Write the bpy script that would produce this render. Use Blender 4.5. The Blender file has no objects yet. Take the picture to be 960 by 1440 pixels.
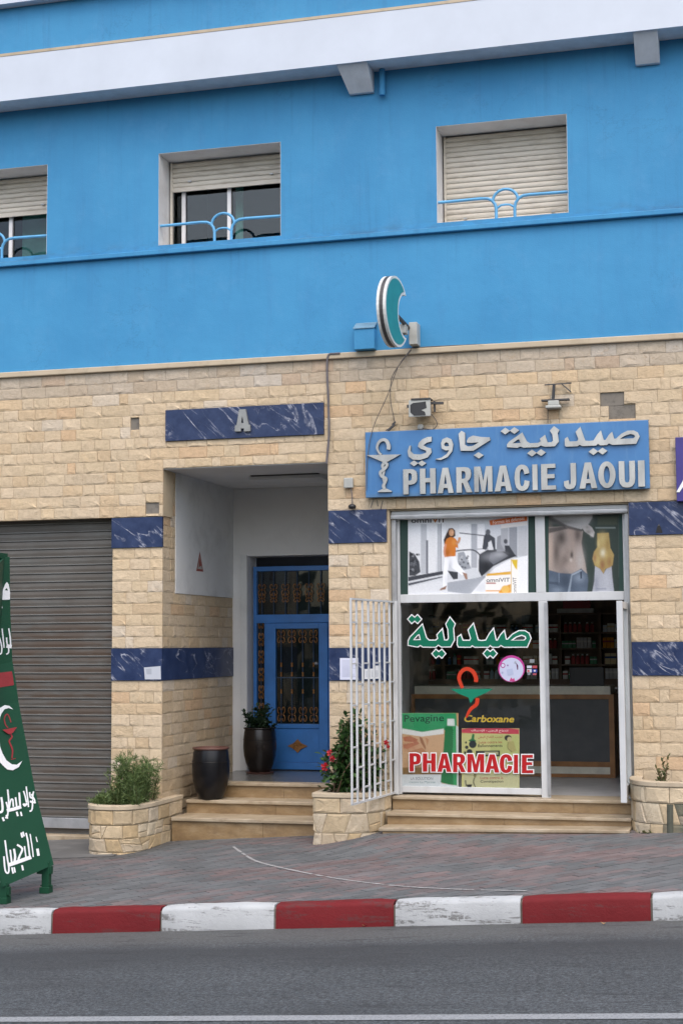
import bpy, bmesh, math, random
from mathutils import Vector, Matrix
random.seed(7)
SC = bpy.context.scene
COL = SC.collection
# ---------------------------------------------------------------- camera
CAM = Vector((4.4, -15.6, 2.0))
F, PITCH, YAW, ROLL = 2113.1, 0.0883031, -0.2646234, -0.0063625      # focal length in photo pixels, angles in radians
_f = Vector((math.sin(YAW)*math.cos(PITCH), math.cos(YAW)*math.cos(PITCH), math.sin(PITCH)))
_r0 = Vector((math.cos(YAW), -math.sin(YAW), 0)); _u0 = _r0.cross(_f)
_r = _r0*math.cos(ROLL)+_u0*math.sin(ROLL); _u = -_r0*math.sin(ROLL)+_u0*math.cos(ROLL)
cam = bpy.data.cameras.new('camera'); cam_o = bpy.data.objects.new('camera', cam); COL.objects.link(cam_o)
cam_o.matrix_world = Matrix(((_r.x, _u.x, -_f.x, CAM.x), (_r.y, _u.y, -_f.y, CAM.y), (_r.z, _u.z, -_f.z, CAM.z), (0, 0, 0, 1)))
cam.sensor_fit = 'VERTICAL'; cam.sensor_height = 24; cam.lens = 24*F/1440; cam.clip_end = 3000; cam.clip_start = .1
SC.camera = cam_o
# ---------------------------------------------------------------- sky, sun, exposure
SUN_EL, SUN_AZ = math.radians(60), math.radians(158)                 # azimuth clockwise from +Y: the sun stands in front of the facade behind thin cloud
w = bpy.data.worlds.new('World'); SC.world = w; w.use_nodes = True
nt = w.node_tree; bgn = nt.nodes['Background']
sky = nt.nodes.new('ShaderNodeTexSky'); sky.sky_type = 'NISHITA'; sky.sun_disc = False
sky.sun_elevation = SUN_EL; sky.sun_rotation = SUN_AZ; sky.dust_density = 4.0; sky.air_density = 1.0; sky.ozone_density = 1.0
nt.links.new(sky.outputs[0], bgn.inputs[0]); bgn.inputs[1].default_value = 0.15
sl = bpy.data.lights.new('sun', 'SUN'); sl.energy = 0.8; sl.angle = math.radians(110); sl.color = (1, .95, .87)
so = bpy.data.objects.new('sun', sl); COL.objects.link(so)
sd = Vector((math.sin(SUN_AZ)*math.cos(SUN_EL), math.cos(SUN_AZ)*math.cos(SUN_EL), math.sin(SUN_EL)))
so.rotation_euler = sd.to_track_quat('Z', 'Y').to_euler(); so.location = (0, -20, 30)
SC.view_settings.view_transform = 'Standard'; SC.view_settings.look = 'None'; SC.view_settings.gamma = 1
SC.view_settings.exposure = 0.9
SC.cycles.max_bounces = 8; SC.cycles.transparent_max_bounces = 12; SC.cycles.caustics_reflective = False; SC.cycles.caustics_refractive = False

# ---------------------------------------------------------------- helpers: from a photo pixel to a point on a known plane
def ray(px, py):
    return _r*((px-480)/F) - _u*((py-720)/F) + _f
def at(px, py, Y=0.0):
    d = ray(px, py); t = (Y-CAM.y)/d.y
    return CAM + d*t
GX, GY, GZ = .062, .0235, -.021                                      # the pavement climbs to the right and falls to the road
def ground_z(x, y):
    a = min(1, max(0, (y+1.7)/1.1)); b = min(1, max(0, (x-.1)/.65))*min(1, max(0, (3.0-x)/2.2))
    return GX*x+GY*y+GZ+.085*a*a*(3-2*a)*b
def on_ground(px, py):
    d = ray(px, py); t = (GX*CAM.x+GY*CAM.y+GZ-CAM.z)/(d.z-GX*d.x-GY*d.y)
    return CAM + d*t
# ---------------------------------------------------------------- materials
def lin(c):
    if isinstance(c, str):
        c = [int(c[i:i+2], 16)/255 for i in (0, 2, 4)]
        return tuple(v/12.92 if v <= .04045 else ((v+.055)/1.055)**2.4 for v in c)
    return tuple(c)
class NT:
    def __init__(s, name):
        s.m = bpy.data.materials.new(name); s.m.use_nodes = True; s.t = s.m.node_tree
        s.b = s.t.nodes['Principled BSDF']; s.out = s.t.nodes['Material Output']
    def n(s, kind, ins=None, **at_):
        nd = s.t.nodes.new('ShaderNode'+kind)
        for k, v in at_.items(): setattr(nd, k, v)
        for k, v in (ins or {}).items(): s.set(nd.inputs[k], v)
        return nd
    def set(s, sock, v):
        if hasattr(v, 'is_output'): s.t.links.new(v, sock)
        else: sock.default_value = v
    def pos(s, scale=(1, 1, 1)):
        g = s.n('NewGeometry'); mp = s.n('Mapping', {0: g.outputs['Position'], 3: scale}); return mp.outputs[0]
    def noise(s, scale, detail=4, rough=.55, vec=None, dist=0, stretch=(1, 1, 1)):
        return s.n('TexNoise', {'Vector': vec or s.pos(stretch), 'Scale': scale, 'Detail': detail, 'Roughness': rough, 'Distortion': dist}).outputs[0]
    def ramp(s, fac, stops):
        nd = s.n('ValToRGB', {0: fac}); e = nd.color_ramp.elements
        while len(e) < len(stops): e.new(.5)
        for i, (p, c) in enumerate(stops):
            e[i].position = p; c = lin(c) if not isinstance(c, float) else (c, c, c); e[i].color = (*c[:3], 1)
        return nd.outputs[0]
    def mix(s, fac, a, b, mode='MIX'):
        nd = s.n('Mix', data_type='RGBA', blend_type=mode)
        s.set(nd.inputs[0], fac)
        for i, v in ((6, a), (7, b)):
            s.set(nd.inputs[i], v if hasattr(v, 'is_output') else (*lin(v)[:3], 1))
        return nd.outputs[2]
    def math(s, op, a, b=0.0, c=None):
        nd = s.n('Math', operation=op); s.set(nd.inputs[0], a); s.set(nd.inputs[1], b)
        if c is not None: s.set(nd.inputs[2], c)
        return nd.outputs[0]
    def bump(s, h, strength, dist=.01):
        s.set(s.b.inputs['Normal'], s.n('Bump', {'Strength': strength, 'Distance': dist, 'Height': h}).outputs[0])
    def fin(s, color=None, rough=.6, metal=0., spec=None):
        if color is not None: s.set(s.b.inputs['Base Color'], color if hasattr(color, 'is_output') else (*lin(color)[:3], 1))
        s.set(s.b.inputs['Roughness'], rough); s.set(s.b.inputs['Metallic'], metal)
        if spec is not None: s.set(s.b.inputs['Specular IOR Level'], spec)
        return s.m
M = {}
def simple(name, color, rough=.6, metal=0., var=.12, scale=6., bump=0., spec=None, bscale=60):
    """one colour with slow wear noise and a fine grain"""
    k = NT(name); c = lin(color)
    d = tuple(v*(1-var*1.6) for v in c); e = tuple(min(1, v*(1+var)) for v in c)
    col = k.ramp(k.noise(scale, 6, .6), [(.3, d), (.7, e)])
    if bump: k.bump(k.noise(bscale, 3), bump, .004)
    M[name] = k.fin(col, rough, metal, spec); return M[name]
def grimy(name, color, dirt, amount=.5, rough=.6, metal=0., stretch=(1, 1, 1), scale=5., bump=.1, spec=None):
    k = NT(name)
    f = k.ramp(k.noise(scale, 8, .65, stretch=stretch), [(.5-.0, 0.0), (.78, float(amount))])
    g = k.ramp(k.noise(scale*.35, 4, .5), [(.3, 0.82), (.75, 1.0)])
    col = k.mix(1.0, k.mix(f, color, dirt), g, 'MULTIPLY')
    k.bump(k.noise(scale*14, 4), bump, .004)
    M[name] = k.fin(col, rough, metal, spec); return M[name]

def blue_paint():
    k = NT('blue_paint')
    big = k.ramp(k.noise(.9, 5, .6), [(.3, (.036, .232, .462)), (.7, (.054, .288, .535))])
    st = k.ramp(k.noise(3.0, 6, .7, stretch=(2.2, 1, .25)), [(.50, 0.0), (.75, .38)])        # rain streaks
    sm = k.ramp(k.noise(2.2, 7, .75), [(.52, 0.0), (.72, .22)])
    c = k.mix(st, big, (.045, .20, .42)); c = k.mix(sm, c, (.13, .34, .58))
    z = k.n('SeparateXYZ', {0: k.n('NewGeometry').outputs['Position']}).outputs[2]
    led = k.ramp(k.n('MapRange', {0: z, 1: 6.455, 2: 6.62}).outputs[0], [(0.0, 0.0), (.05, 1.0), (1.0, 0.0)])          # grime lying along the ledge
    c = k.mix(k.math('MULTIPLY', led, k.ramp(k.noise(3.5, 7, .7, stretch=(.6, 1, 2)), [(.46, 0.0), (.62, .55)])), c, (.05, .12, .19))
    drip = k.ramp(k.n('MapRange', {0: z, 1: 5.6, 2: 6.40}).outputs[0], [(0.0, 0.0), (1.0, 1.0)])                      # runs below it
    c = k.mix(k.math('MULTIPLY', drip, k.ramp(k.noise(4.5, 6, .65, stretch=(2.5, 1, .12)), [(.55, 0.0), (.70, .32)])), c, (.03, .15, .32))
    ck = k.math('ABSOLUTE', k.math('SUBTRACT', k.noise(.9, 10, .7, dist=.4), .5))
    c = k.mix(k.math('MULTIPLY', k.ramp(ck, [(0.0, .5), (.0022, 0.0)]), k.ramp(k.noise(.7, 3), [(.5, 0.0), (.6, 1.0)])), c, (.02, .10, .22))   # hairline cracks
    h = k.math('ADD', k.noise(5, 4), k.math('MULTIPLY', k.noise(90, 3), .35)); k.bump(h, .35, .012)
    M['blue_paint'] = k.fin(c, .75)
blue_paint()
def stone(name, src):
    k = NT(name)
    if src == 'obj':
        tint = k.n('ObjectInfo').outputs['Color']
    else:
        tint = k.n('Attribute', attribute_name='tint').outputs['Color']
    f = k.ramp(k.noise(26, 6, .65), [(.3, (.86, .85, .83)), (.55, (1., 1., 1.)), (.8, (1.05, 1.04, 1.02))])
    c = k.mix(1.0, tint, f, 'MULTIPLY')
    b = k.ramp(k.noise(9, 5, .7, dist=1.), [(.58, 0.0), (.75, .3)])
    c = k.mix(b, c, (.50, .31, .15))
    gr = k.ramp(k.noise(2.3, 6, .7), [(.55, 0.0), (.8, .25)]); c = k.mix(gr, c, (.40, .34, .26))
    ch = k.math('ABSOLUTE', k.math('SUBTRACT', k.noise(9, 4, .6, dist=.6, stretch=(1, 1, 1.7)), .5))
    zz = k.n('SeparateXYZ', {0: k.n('NewGeometry').outputs['Position']}).outputs[2]
    ft = k.ramp(k.n('MapRange', {0: zz, 1: .1, 2: .95}).outputs[0], [(0.0, 1.0), (1.0, 0.0)]); c = k.mix(k.math('MULTIPLY', ft, k.ramp(k.noise(4, 7, .7), [(.40, 0.0), (.65, .55)])), c, (.30, .235, .15))
    dr = k.ramp(k.noise(3.2, 7, .7, stretch=(2.2, 1, .3)), [(.54, 0.0), (.72, .30)]); c = k.mix(dr, c, (.38, .31, .22))
    h = k.math('ADD', k.math('MULTIPLY', k.noise(45, 6, .7), .7), k.math('MULTIPLY', k.ramp(ch, [(0.0, 0.0), (.05, 1.0)]), .25)); k.bump(h, .6, .010)
    cm = k.math('MULTIPLY', k.ramp(ch, [(0.0, .7), (.02, 0.0)]), k.ramp(k.noise(6, 3), [(.50, 0.0), (.60, 1.0)])); c = k.mix(cm, c, (.34, .25, .16))
    M[name] = k.fin(c, .85)
stone('stone', 'obj'); stone('stone_mass', 'attr')
def marble():
    k = NT('marble')
    p = k.pos((1, 1, 1))
    rot = k.n('Mapping', {0: k.n('Mapping', {0: p, 2: (0, math.radians(-42), 0)}).outputs[0], 3: (.62, 1, 2.6)}).outputs[0]
    n1 = k.noise(1.5, 6, .55, vec=rot, dist=.6)
    v = k.math('ABSOLUTE', k.math('SUBTRACT', n1, .5))
    vein = k.ramp(v, [(0.0, .9), (.006, .45), (.018, 0.0)])
    n2 = k.noise(3.2, 8, .75, vec=p); brk = k.ramp(n2, [(.47, 0.0), (.64, 1.0)])
    fine = k.ramp(k.math('ABSOLUTE', k.math('SUBTRACT', k.noise(3.1, 6, .55, vec=rot, dist=.7), .5)), [(0.0, .35), (.012, 0.0)])
    fac = k.math('ADD', k.math('MULTIPLY', vein, brk), k.math('MULTIPLY', fine, k.ramp(k.noise(2, 3), [(.5, 0.0), (.65, 1.0)])))
    base = k.ramp(k.noise(7, 6, .65), [(.3, (.012, .024, .072)), (.7, (.034, .054, .125))])
    c = k.mix(fac, base, (.62, .64, .72))
    M['marble'] = k.fin(c, .3, 0., .3)
marble()
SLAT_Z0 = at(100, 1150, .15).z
def shutter_metal():
    k = NT('shutter_metal')
    base = k.ramp(k.noise(2.2, 6, .6), [(.3, (.088, .085, .074)), (.7, (.136, .134, .122))])
    z = k.n('SeparateXYZ', {0: k.n('NewGeometry').outputs['Position']}).outputs[2]
    band = k.ramp(k.n('MapRange', {0: z, 1: 0.2, 2: 3.2}).outputs[0], [(0.0, .6), (.45, 1.0), (.62, 1.0), (.85, .35)])
    rs = k.ramp(k.noise(2.0, 9, .72, stretch=(.8, 1, 5)), [(.36, 0.0), (.56, .9)])
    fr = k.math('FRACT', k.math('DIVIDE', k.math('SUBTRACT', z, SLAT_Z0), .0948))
    body = k.ramp(fr, [(0.0, .0), (.16, .0), (.24, 1.0), (.8, .75), (1.0, .55)])               # the lip is kept clear for its painted highlight, grime sits on the flat of the slat
    c = k.mix(k.math('MULTIPLY', k.ramp(fr, [(.04, .6), (.2, 0.0)]), k.ramp(k.noise(3, 5), [(.35, .2), (.6, 1.0)])), base, (.24, .245, .24))  # lip painted lighter as a highlight line along each slat
    c = k.mix(k.math('MULTIPLY', k.math('MULTIPLY', rs, band), body), c, (.082, .050, .030))
    li = k.ramp(k.noise(4, 7, .7, stretch=(.6, 1, 8)), [(.6, 0.0), (.8, .45)]); c = k.mix(li, c, (.24, .245, .24))
    M['shutter_metal'] = k.fin(c, .5, .25)
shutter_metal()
def road_mat():
    k = NT('asphalt')
    pos = k.n('NewGeometry').outputs['Position']; xyz = k.n('SeparateXYZ', {0: pos})
    y = xyz.outputs[1]; yy = k.math('ADD', y, k.math('MULTIPLY', k.math('SUBTRACT', k.noise(1.6, 5), .5), .22))
    base = k.ramp(k.noise(1.1, 6, .6, stretch=(.35, 1.6, 1)), [(.3, (.040, .046, .050)), (.7, (.056, .063, .068))])
    grain = k.ramp(k.math('ADD', k.math('MULTIPLY', k.noise(120, 2, .7), .4), k.math('MULTIPLY', k.noise(38, 3, .85), .6)), [(.39, .25), (.5, 1.0), (.6, 2.2)])
    c = k.mix(1.0, base, grain, 'MULTIPLY')
    dust = k.ramp(k.n('MapRange', {0: yy, 1: -4.75, 2: -4.3}).outputs[0], [(0.0, 0.0), (1.0, .55)])
    c = k.mix(dust, c, k.mix(k.noise(60, 4), (.07, .07, .066), (.13, .127, .12)))
    wet = k.ramp(k.n('MapRange', {0: yy, 1: -5.7, 2: -4.55}).outputs[0], [(0.0, 0.0), (.55, .65), (.8, .8), (1.0, 0.0)])
    c = k.mix(wet, c, (.030, .033, .036))
    cr = k.ramp(k.noise(3.2, 7, .75, stretch=(.45, 2.4, 1)), [(.575, 0.0), (.62, .6)]); c = k.mix(cr, c, (.018, .019, .021))
    oil = k.ramp(k.noise(.8, 6, .6, stretch=(.5, 1.4, 1)), [(.56, 0.0), (.68, .45)]); c = k.mix(oil, c, (.026, .028, .030))
    k.bump(k.noise(150, 3, .7), .8, .006)
    M['asphalt'] = k.fin(c, .82)
road_mat()
def paver_mat():
    k = NT('paver'); tint = k.n('Attribute', attribute_name='tint').outputs['Color']
    g = k.ramp(k.noise(1.0, 7, .65), [(.3, .72), (.7, 1.08)]); c = k.mix(1.0, tint, g, 'MULTIPLY')
    c = k.mix(1.0, c, k.ramp(k.noise(90, 3, .7), [(.3, .78), (.7, 1.15)]), 'MULTIPLY')
    d = k.ramp(k.noise(3, 7, .75, stretch=(1, .6, 1)), [(.6, 0.0), (.75, .35)]); c = k.mix(d, c, (.10, .10, .10))
    k.bump(k.noise(110, 3), .4, .004); M['paver'] = k.fin(c, .85)
paver_mat()
def kerb_paint(name, col, under, amt):
    k = NT(name)
    z = k.noise(3.0, 9, .75, stretch=(.7, 1, 6)); f = k.ramp(z, [(.575-amt, 0.0), (.62-amt, .85)])
    sp = k.ramp(k.noise(30, 6, .8), [(.60, 0.0), (.66, .7)])
    base = k.ramp(k.noise(3, 4), [(.3, tuple(v*.8 for v in col)), (.7, col)])
    c = k.mix(k.math('MULTIPLY', f, k.ramp(k.noise(22, 6, .8), [(.42, 0.0), (.52, 1.0)])), base, under); c = k.mix(k.math('MULTIPLY', sp, .5), c, under)
    k.bump(k.noise(35, 6, .7), .5, .01); M[name] = k.fin(c, .75, 0., .25)
kerb_paint('kerb_white', (.43, .45, .46), (.12, .12, .115), .05)
kerb_paint('kerb_red', (.15, .011, .014), (.10, .03, .03), .03)
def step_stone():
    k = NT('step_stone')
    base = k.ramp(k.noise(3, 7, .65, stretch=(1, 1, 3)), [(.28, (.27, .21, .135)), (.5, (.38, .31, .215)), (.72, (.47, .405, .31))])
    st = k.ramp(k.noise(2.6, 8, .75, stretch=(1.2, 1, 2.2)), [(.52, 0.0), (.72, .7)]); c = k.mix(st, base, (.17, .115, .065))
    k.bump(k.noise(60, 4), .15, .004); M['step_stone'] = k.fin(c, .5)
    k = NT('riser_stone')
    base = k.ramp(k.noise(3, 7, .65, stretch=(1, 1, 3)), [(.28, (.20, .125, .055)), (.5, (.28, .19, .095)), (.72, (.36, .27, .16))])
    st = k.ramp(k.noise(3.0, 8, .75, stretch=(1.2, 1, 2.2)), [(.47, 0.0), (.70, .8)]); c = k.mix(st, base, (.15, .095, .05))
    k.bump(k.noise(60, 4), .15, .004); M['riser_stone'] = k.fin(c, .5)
step_stone()
def leaf(name, a, b, rough=.5):
    k = NT(name); g = k.n('NewGeometry').outputs['Random Per Island']
    c = k.ramp(g, [(0.0, a), (1.0, b)]); k.set(k.b.inputs['Transmission Weight'], 0.0)
    tr = k.n('BsdfTranslucent', {0: c}); mx = k.n('MixShader', {0: .25})
    k.fin(c, rough); k.t.links.new(k.b.outputs[0], mx.inputs[1]); k.t.links.new(tr.outputs[0], mx.inputs[2]); k.t.links.new(mx.outputs[0], k.out.inputs[0])
    M[name] = k.m
leaf('leaf_feathery', (.065, .12, .035), (.22, .30, .11)); leaf('leaf_hibiscus', (.012, .038, .010), (.055, .125, .03), .35)
leaf('leaf_dark', (.012, .03, .014), (.03, .065, .028)); leaf('leaf_dry', (.05, .085, .025), (.16, .15, .06)); leaf('petal_red', (.42, .006, .012), (.55, .015, .03))
def glass(name, tint=(1, 1, 1), ior=1.5):
    k = NT(name); k.t.nodes.remove(k.b)
    lw = k.n('LayerWeight', {0: .5}).outputs['Facing']; fr = k.n('Math', {0: k.math('POWER', lw, 4.0), 1: .6, 2: .03*(ior/1.5)**3}, operation='MULTIPLY_ADD'); tr = k.n('BsdfTransparent', {0: (*tint, 1)}); gl = k.n('BsdfGlossy', {0: (1, 1, 1, 1), 1: .02})
    mx = k.n('MixShader', {0: fr.outputs[0], 1: tr.outputs[0], 2: gl.outputs[0]}); k.t.links.new(mx.outputs[0], k.out.inputs[0]); M[name] = k.m
glass('glass', (.965, .98, .975)); glass('window_glass', (.75, .82, .82), 1.6)

simple('white_paint', (.575, .635, .72), .6, var=.04, scale=1.5)
grimy('white_trim', (.82, .82, .82), (.45, .41, .37), .5, .6, scale=3.)
grimy('slat_paint', (.66, .61, .52), (.30, .25, .19), .7, .55, stretch=(1, 1, 5), scale=4.)
grimy('frame_white', (.60, .62, .63), (.33, .32, .30), .45, .45, stretch=(1, 1, .3), scale=6.)
simple('soffit_paint', (.74, .76, .79), .7, var=.08)
simple('lid_grey', (.13, .24, .33), .8, var=.2); simple('rail_blue', (.12, .40, .68), .45, var=.08)
grimy('coping', (.55, .46, .33), (.30, .24, .17), .6, .8, scale=6., stretch=(1, 1, 1))
grimy('mortar', (.54, .44, .30), (.42, .34, .23), .6, .9, scale=8.)
grimy('cement', (.22, .20, .17), (.09, .085, .075), .9, .95, scale=14., bump=.8)
grimy('plaster', (.72, .735, .73), (.40, .41, .41), .55, .8, scale=2.2)
grimy('plaster_light', (.78, .785, .78), (.58, .58, .58), .4, .8, scale=2.2)
simple('door_blue', (.040, .175, .48), .38, var=.12, scale=4.)
simple('dark_floor', (.12, .125, .125), .22, var=.2, scale=3.)
grimy('bronze', (.34, .155, .045), (.14, .06, .02), .8, .45, .4, scale=20.)
simple('iron_blue', (.03, .06, .11), .4, var=.2)
grimy('iron_grey', (.45, .46, .46), (.20, .15, .11), .65, .45, .3, scale=14.)
simple('steel', (.40, .41, .42), .4, .5, var=.15)
simple('black_glaze', (.007, .007, .009), .28, var=.3, spec=.35); simple('terracotta_rim', (.10, .045, .035), .5); simple('brown_glaze', (.012, .009, .008), .25, var=.3, spec=.4)
grimy('moss', (.10, .105, .08), (.04, .045, .035), .9, .95, scale=12., bump=.8); grimy('apron', (.115, .115, .112), (.26, .26, .25), .6, .9, scale=4., stretch=(.6, 1.6, 1), bump=.5); simple('soil', (.07, .05, .035), .95, bump=.8)
simple('cable', (.13, .12, .13), .6); simple('wire', (.10, .09, .08), .6)
simple('black_plastic', (.02, .02, .022), .4); simple('grey_plastic', (.42, .43, .40), .5); simple('dark_metal', (.05, .05, .052), .5)
simple('wood', (.36, .16, .05), .4, var=.25, scale=5.); simple('dark_wood', (.22, .14, .09), .5, var=.25)
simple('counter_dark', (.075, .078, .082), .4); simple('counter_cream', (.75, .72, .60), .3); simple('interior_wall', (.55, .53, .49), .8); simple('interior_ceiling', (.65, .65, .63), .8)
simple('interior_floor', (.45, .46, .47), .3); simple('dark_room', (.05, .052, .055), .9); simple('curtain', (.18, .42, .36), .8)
simple('teal_plastic', (.02, .24, .24), .35, var=.06); simple('sign_white', (.66, .68, .66), .4, var=.12, scale=8.)
def sign_blue_mat():
    k = NT('sign_blue'); z = k.n('SeparateXYZ', {0: k.n('NewGeometry').outputs['Position']}).outputs[2]
    base = k.ramp(k.noise(2.5, 6, .6), [(.3, (.045, .165, .38)), (.7, (.060, .205, .45))])
    st = k.ramp(k.noise(6, 7, .7, stretch=(2.5, 1, .35)), [(.52, 0.0), (.8, .4)]); c = k.mix(st, base, (.15, .30, .48))
    gd = k.ramp(k.math('ADD', k.n('MapRange', {0: z, 1: 3.55, 2: 3.72}).outputs[0], k.math('MULTIPLY', k.noise(5, 5), .6)), [(.3, .6), (.75, 0.0)])   # grime along the bottom edge
    c = k.mix(gd, c, (.10, .15, .17)); M['sign_blue'] = k.fin(c, .4)
sign_blue_mat()
def metal_letter():
    k = NT('letter_metal'); c = k.ramp(k.noise(5, 5, .6, stretch=(1, 1, .4)), [(.3, (.33, .33, .32)), (.7, (.55, .545, .52))])
    M['letter_metal'] = k.fin(c, k.ramp(k.noise(8, 4), [(.3, .24), (.7, .4)]), .75)
metal_letter(); simple('letter_side', (.07, .075, .08), .5)
simple('letter_a', (.30, .31, .30), .5, .4)
grimy('sign_green', (.008, .062, .030), (.008, .040, .022), .6, .5, scale=3., spec=.3)
simple('sign_red', (.28, .022, .025), .45); simple('print_white', (.78, .79, .80), .5, var=.04); simple('purple', (.045, .032, .21), .35, var=.1)
_flat = {}
def flat(c):
    c = c.lower()
    if c not in _flat:
        k = NT('print_'+c); _flat[c] = k.fin(c, .6, 0., .2)
    return _flat[c]
# ---------------------------------------------------------------- objects
ROOT_OF = {}
def origin(o):
    v = Vector((0, 0, 0))
    while o is not None: v += o.location; o = o.parent
    return v
def tag(o, label=None, cat=None, group=None, kind=None):
    if label: o['label'] = label
    if cat: o['category'] = cat
    if group: o['group'] = group
    if kind: o['kind'] = kind
    return o
def thing(name, label, cat, loc=(0, 0, 0), group=None):
    o = bpy.data.objects.new(name, None); o.empty_display_size = .1; COL.objects.link(o); o.location = loc
    return tag(o, label, cat, group)
class MB:
    def __init__(s): s.v = []; s.f = []; s.mi = []; s.tint = None; s.tints = []
    def add(s, vs, fs, mi=0):
        b = len(s.v); s.v += [tuple(v) for v in vs]; s.f += [tuple(b+i for i in f) for f in fs]; s.mi += [mi]*len(fs); s.tints += [s.tint]*len(fs); return s
    def box(s, x0, x1, y0, y1, z0, z1, mi=0):
        return s.add([(x0,y0,z0),(x1,y0,z0),(x1,y1,z0),(x0,y1,z0),(x0,y0,z1),(x1,y0,z1),(x1,y1,z1),(x0,y1,z1)],
                     [(0,1,5,4),(1,2,6,5),(2,3,7,6),(3,0,4,7),(4,5,6,7),(3,2,1,0)], mi)
    def obox(s, a, b, w, h, mi=0, up=Vector((0,0,1))):
        """a bar from a to b, w wide and h high"""
        a, b = Vector(a), Vector(b); d = (b-a).normalized(); sd = d.cross(up)
        if sd.length < 1e-4: sd = d.cross(Vector((0,1,0)))
        sd.normalize(); uu = sd.cross(d).normalized(); vs = []
        for p in (a, b):
            for i, j in ((-1,-1),(1,-1),(1,1),(-1,1)): vs.append(p+sd*(i*w/2)+uu*(j*h/2))
        return s.add(vs, [(3,2,1,0),(4,5,6,7),(0,1,5,4),(1,2,6,5),(2,3,7,6),(3,0,4,7)], mi)
    def prism(s, poly, y0, y1, mi=0):
        """polygon in x, z between y0 (front) and y1"""
        n = len(poly); vs = [(x, y0, z) for x, z in poly]+[(x, y1, z) for x, z in poly]
        area = sum(poly[i][0]*poly[(i+1)%n][1]-poly[(i+1)%n][0]*poly[i][1] for i in range(n))
        fs = [tuple(range(n)), tuple(range(2*n-1, n-1, -1))]+[(i, i+n, (i+1)%n+n, (i+1)%n) for i in range(n)]
        if area < 0: fs = [tuple(reversed(f)) for f in fs]
        return s.add(vs, fs, mi)
    def prismz(s, poly, z0, z1, mi=0):
        n = len(poly); vs = [(x, y, z0) for x, y in poly]+[(x, y, z1) for x, y in poly]
        area = sum(poly[i][0]*poly[(i+1)%n][1]-poly[(i+1)%n][0]*poly[i][1] for i in range(n))
        fs = [tuple(range(n-1, -1, -1)), tuple(range(n, 2*n))]+[(i, (i+1)%n, (i+1)%n+n, i+n) for i in range(n)]
        if area < 0: fs = [tuple(reversed(f)) for f in fs]
        return s.add(vs, fs, mi)
    def tube(s, pts, r, n=8, mi=0):
        pts = [Vector(p) for p in pts]; vs = []; fs = []; ref = None
        for i, p in enumerate(pts):
            d = (pts[min(i+1, len(pts)-1)]-pts[max(i-1, 0)]).normalized()
            if ref is None: ref = d.orthogonal().normalized()
            ref = (ref-d*ref.dot(d)).normalized(); c = d.cross(ref); rr = r[i] if isinstance(r, (list, tuple)) else r
            vs += [p+(ref*math.cos(2*math.pi*k/n)+c*math.sin(2*math.pi*k/n))*rr for k in range(n)]
        for i in range(len(pts)-1):
            for k in range(n): fs.append((i*n+k, i*n+(k+1)%n, (i+1)*n+(k+1)%n, (i+1)*n+k))
        fs += [tuple(range(n-1, -1, -1)), tuple((len(pts)-1)*n+k for k in range(n))]
        return s.add(vs, fs, mi)
    def lathe(s, prof, c, n=32, mi=0):
        """profile of (radius, z) turned about the vertical through c"""
        vs = []; fs = []
        for r, z in prof: vs += [(c[0]+r*math.cos(2*math.pi*k/n), c[1]+r*math.sin(2*math.pi*k/n), c[2]+z) for k in range(n)]
        for i in range(len(prof)-1):
            for k in range(n): fs.append((i*n+k, i*n+(k+1)%n, (i+1)*n+(k+1)%n, (i+1)*n+k))
        fs += [tuple(range(n-1, -1, -1)), tuple((len(prof)-1)*n+k for k in range(n))]
        return s.add(vs, fs, mi)
    def build(s, name, mats, parent=None, smooth=False, bevel=0, loc=None):
        off = origin(parent) if parent else Vector((0, 0, 0))
        me = bpy.data.meshes.new(name)
        me.from_pydata([(v[0]-off.x, v[1]-off.y, v[2]-off.z) for v in s.v], [], s.f)
        if not isinstance(mats, (list, tuple)): mats = [mats]
        for m in mats: me.materials.append(M[m] if isinstance(m, str) else m)
        if len(mats) > 1: me.polygons.foreach_set('material_index', s.mi)
        if any(t for t in s.tints):
            ca = me.color_attributes.new('tint', 'FLOAT_COLOR', 'CORNER'); buf = []
            for p, t in zip(me.polygons, s.tints): buf += [*(t or (1, 1, 1)), 1.0]*p.loop_total
            ca.data.foreach_set('color', buf)
        if smooth: me.polygons.foreach_set('use_smooth', [True]*len(me.polygons))
        me.update(); o = bpy.data.objects.new(name, me); COL.objects.link(o)
        if parent: o.parent = parent
        if bevel:
            b = o.modifiers.new('bevel', 'BEVEL'); b.width = bevel; b.segments = 2; b.limit_method = 'ANGLE'; b.angle_limit = math.radians(40)
        if smooth == 'auto':
            pass
        return o
def B(name, m, parent, x0, x1, y0, y1, z0, z1, bevel=0):
    return MB().box(x0, x1, y0, y1, z0, z1).build(name, m, parent, bevel=bevel)
def edge_split_smooth(o, ang=35):
    me = o.data; me.polygons.foreach_set('use_smooth', [True]*len(me.polygons))
    bm = bmesh.new(); bm.from_mesh(me)
    for e in bm.edges: e.smooth = not (len(e.link_faces) == 2 and e.calc_face_angle(0) > math.radians(ang))
    bm.to_mesh(me); bm.free(); return o
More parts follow.
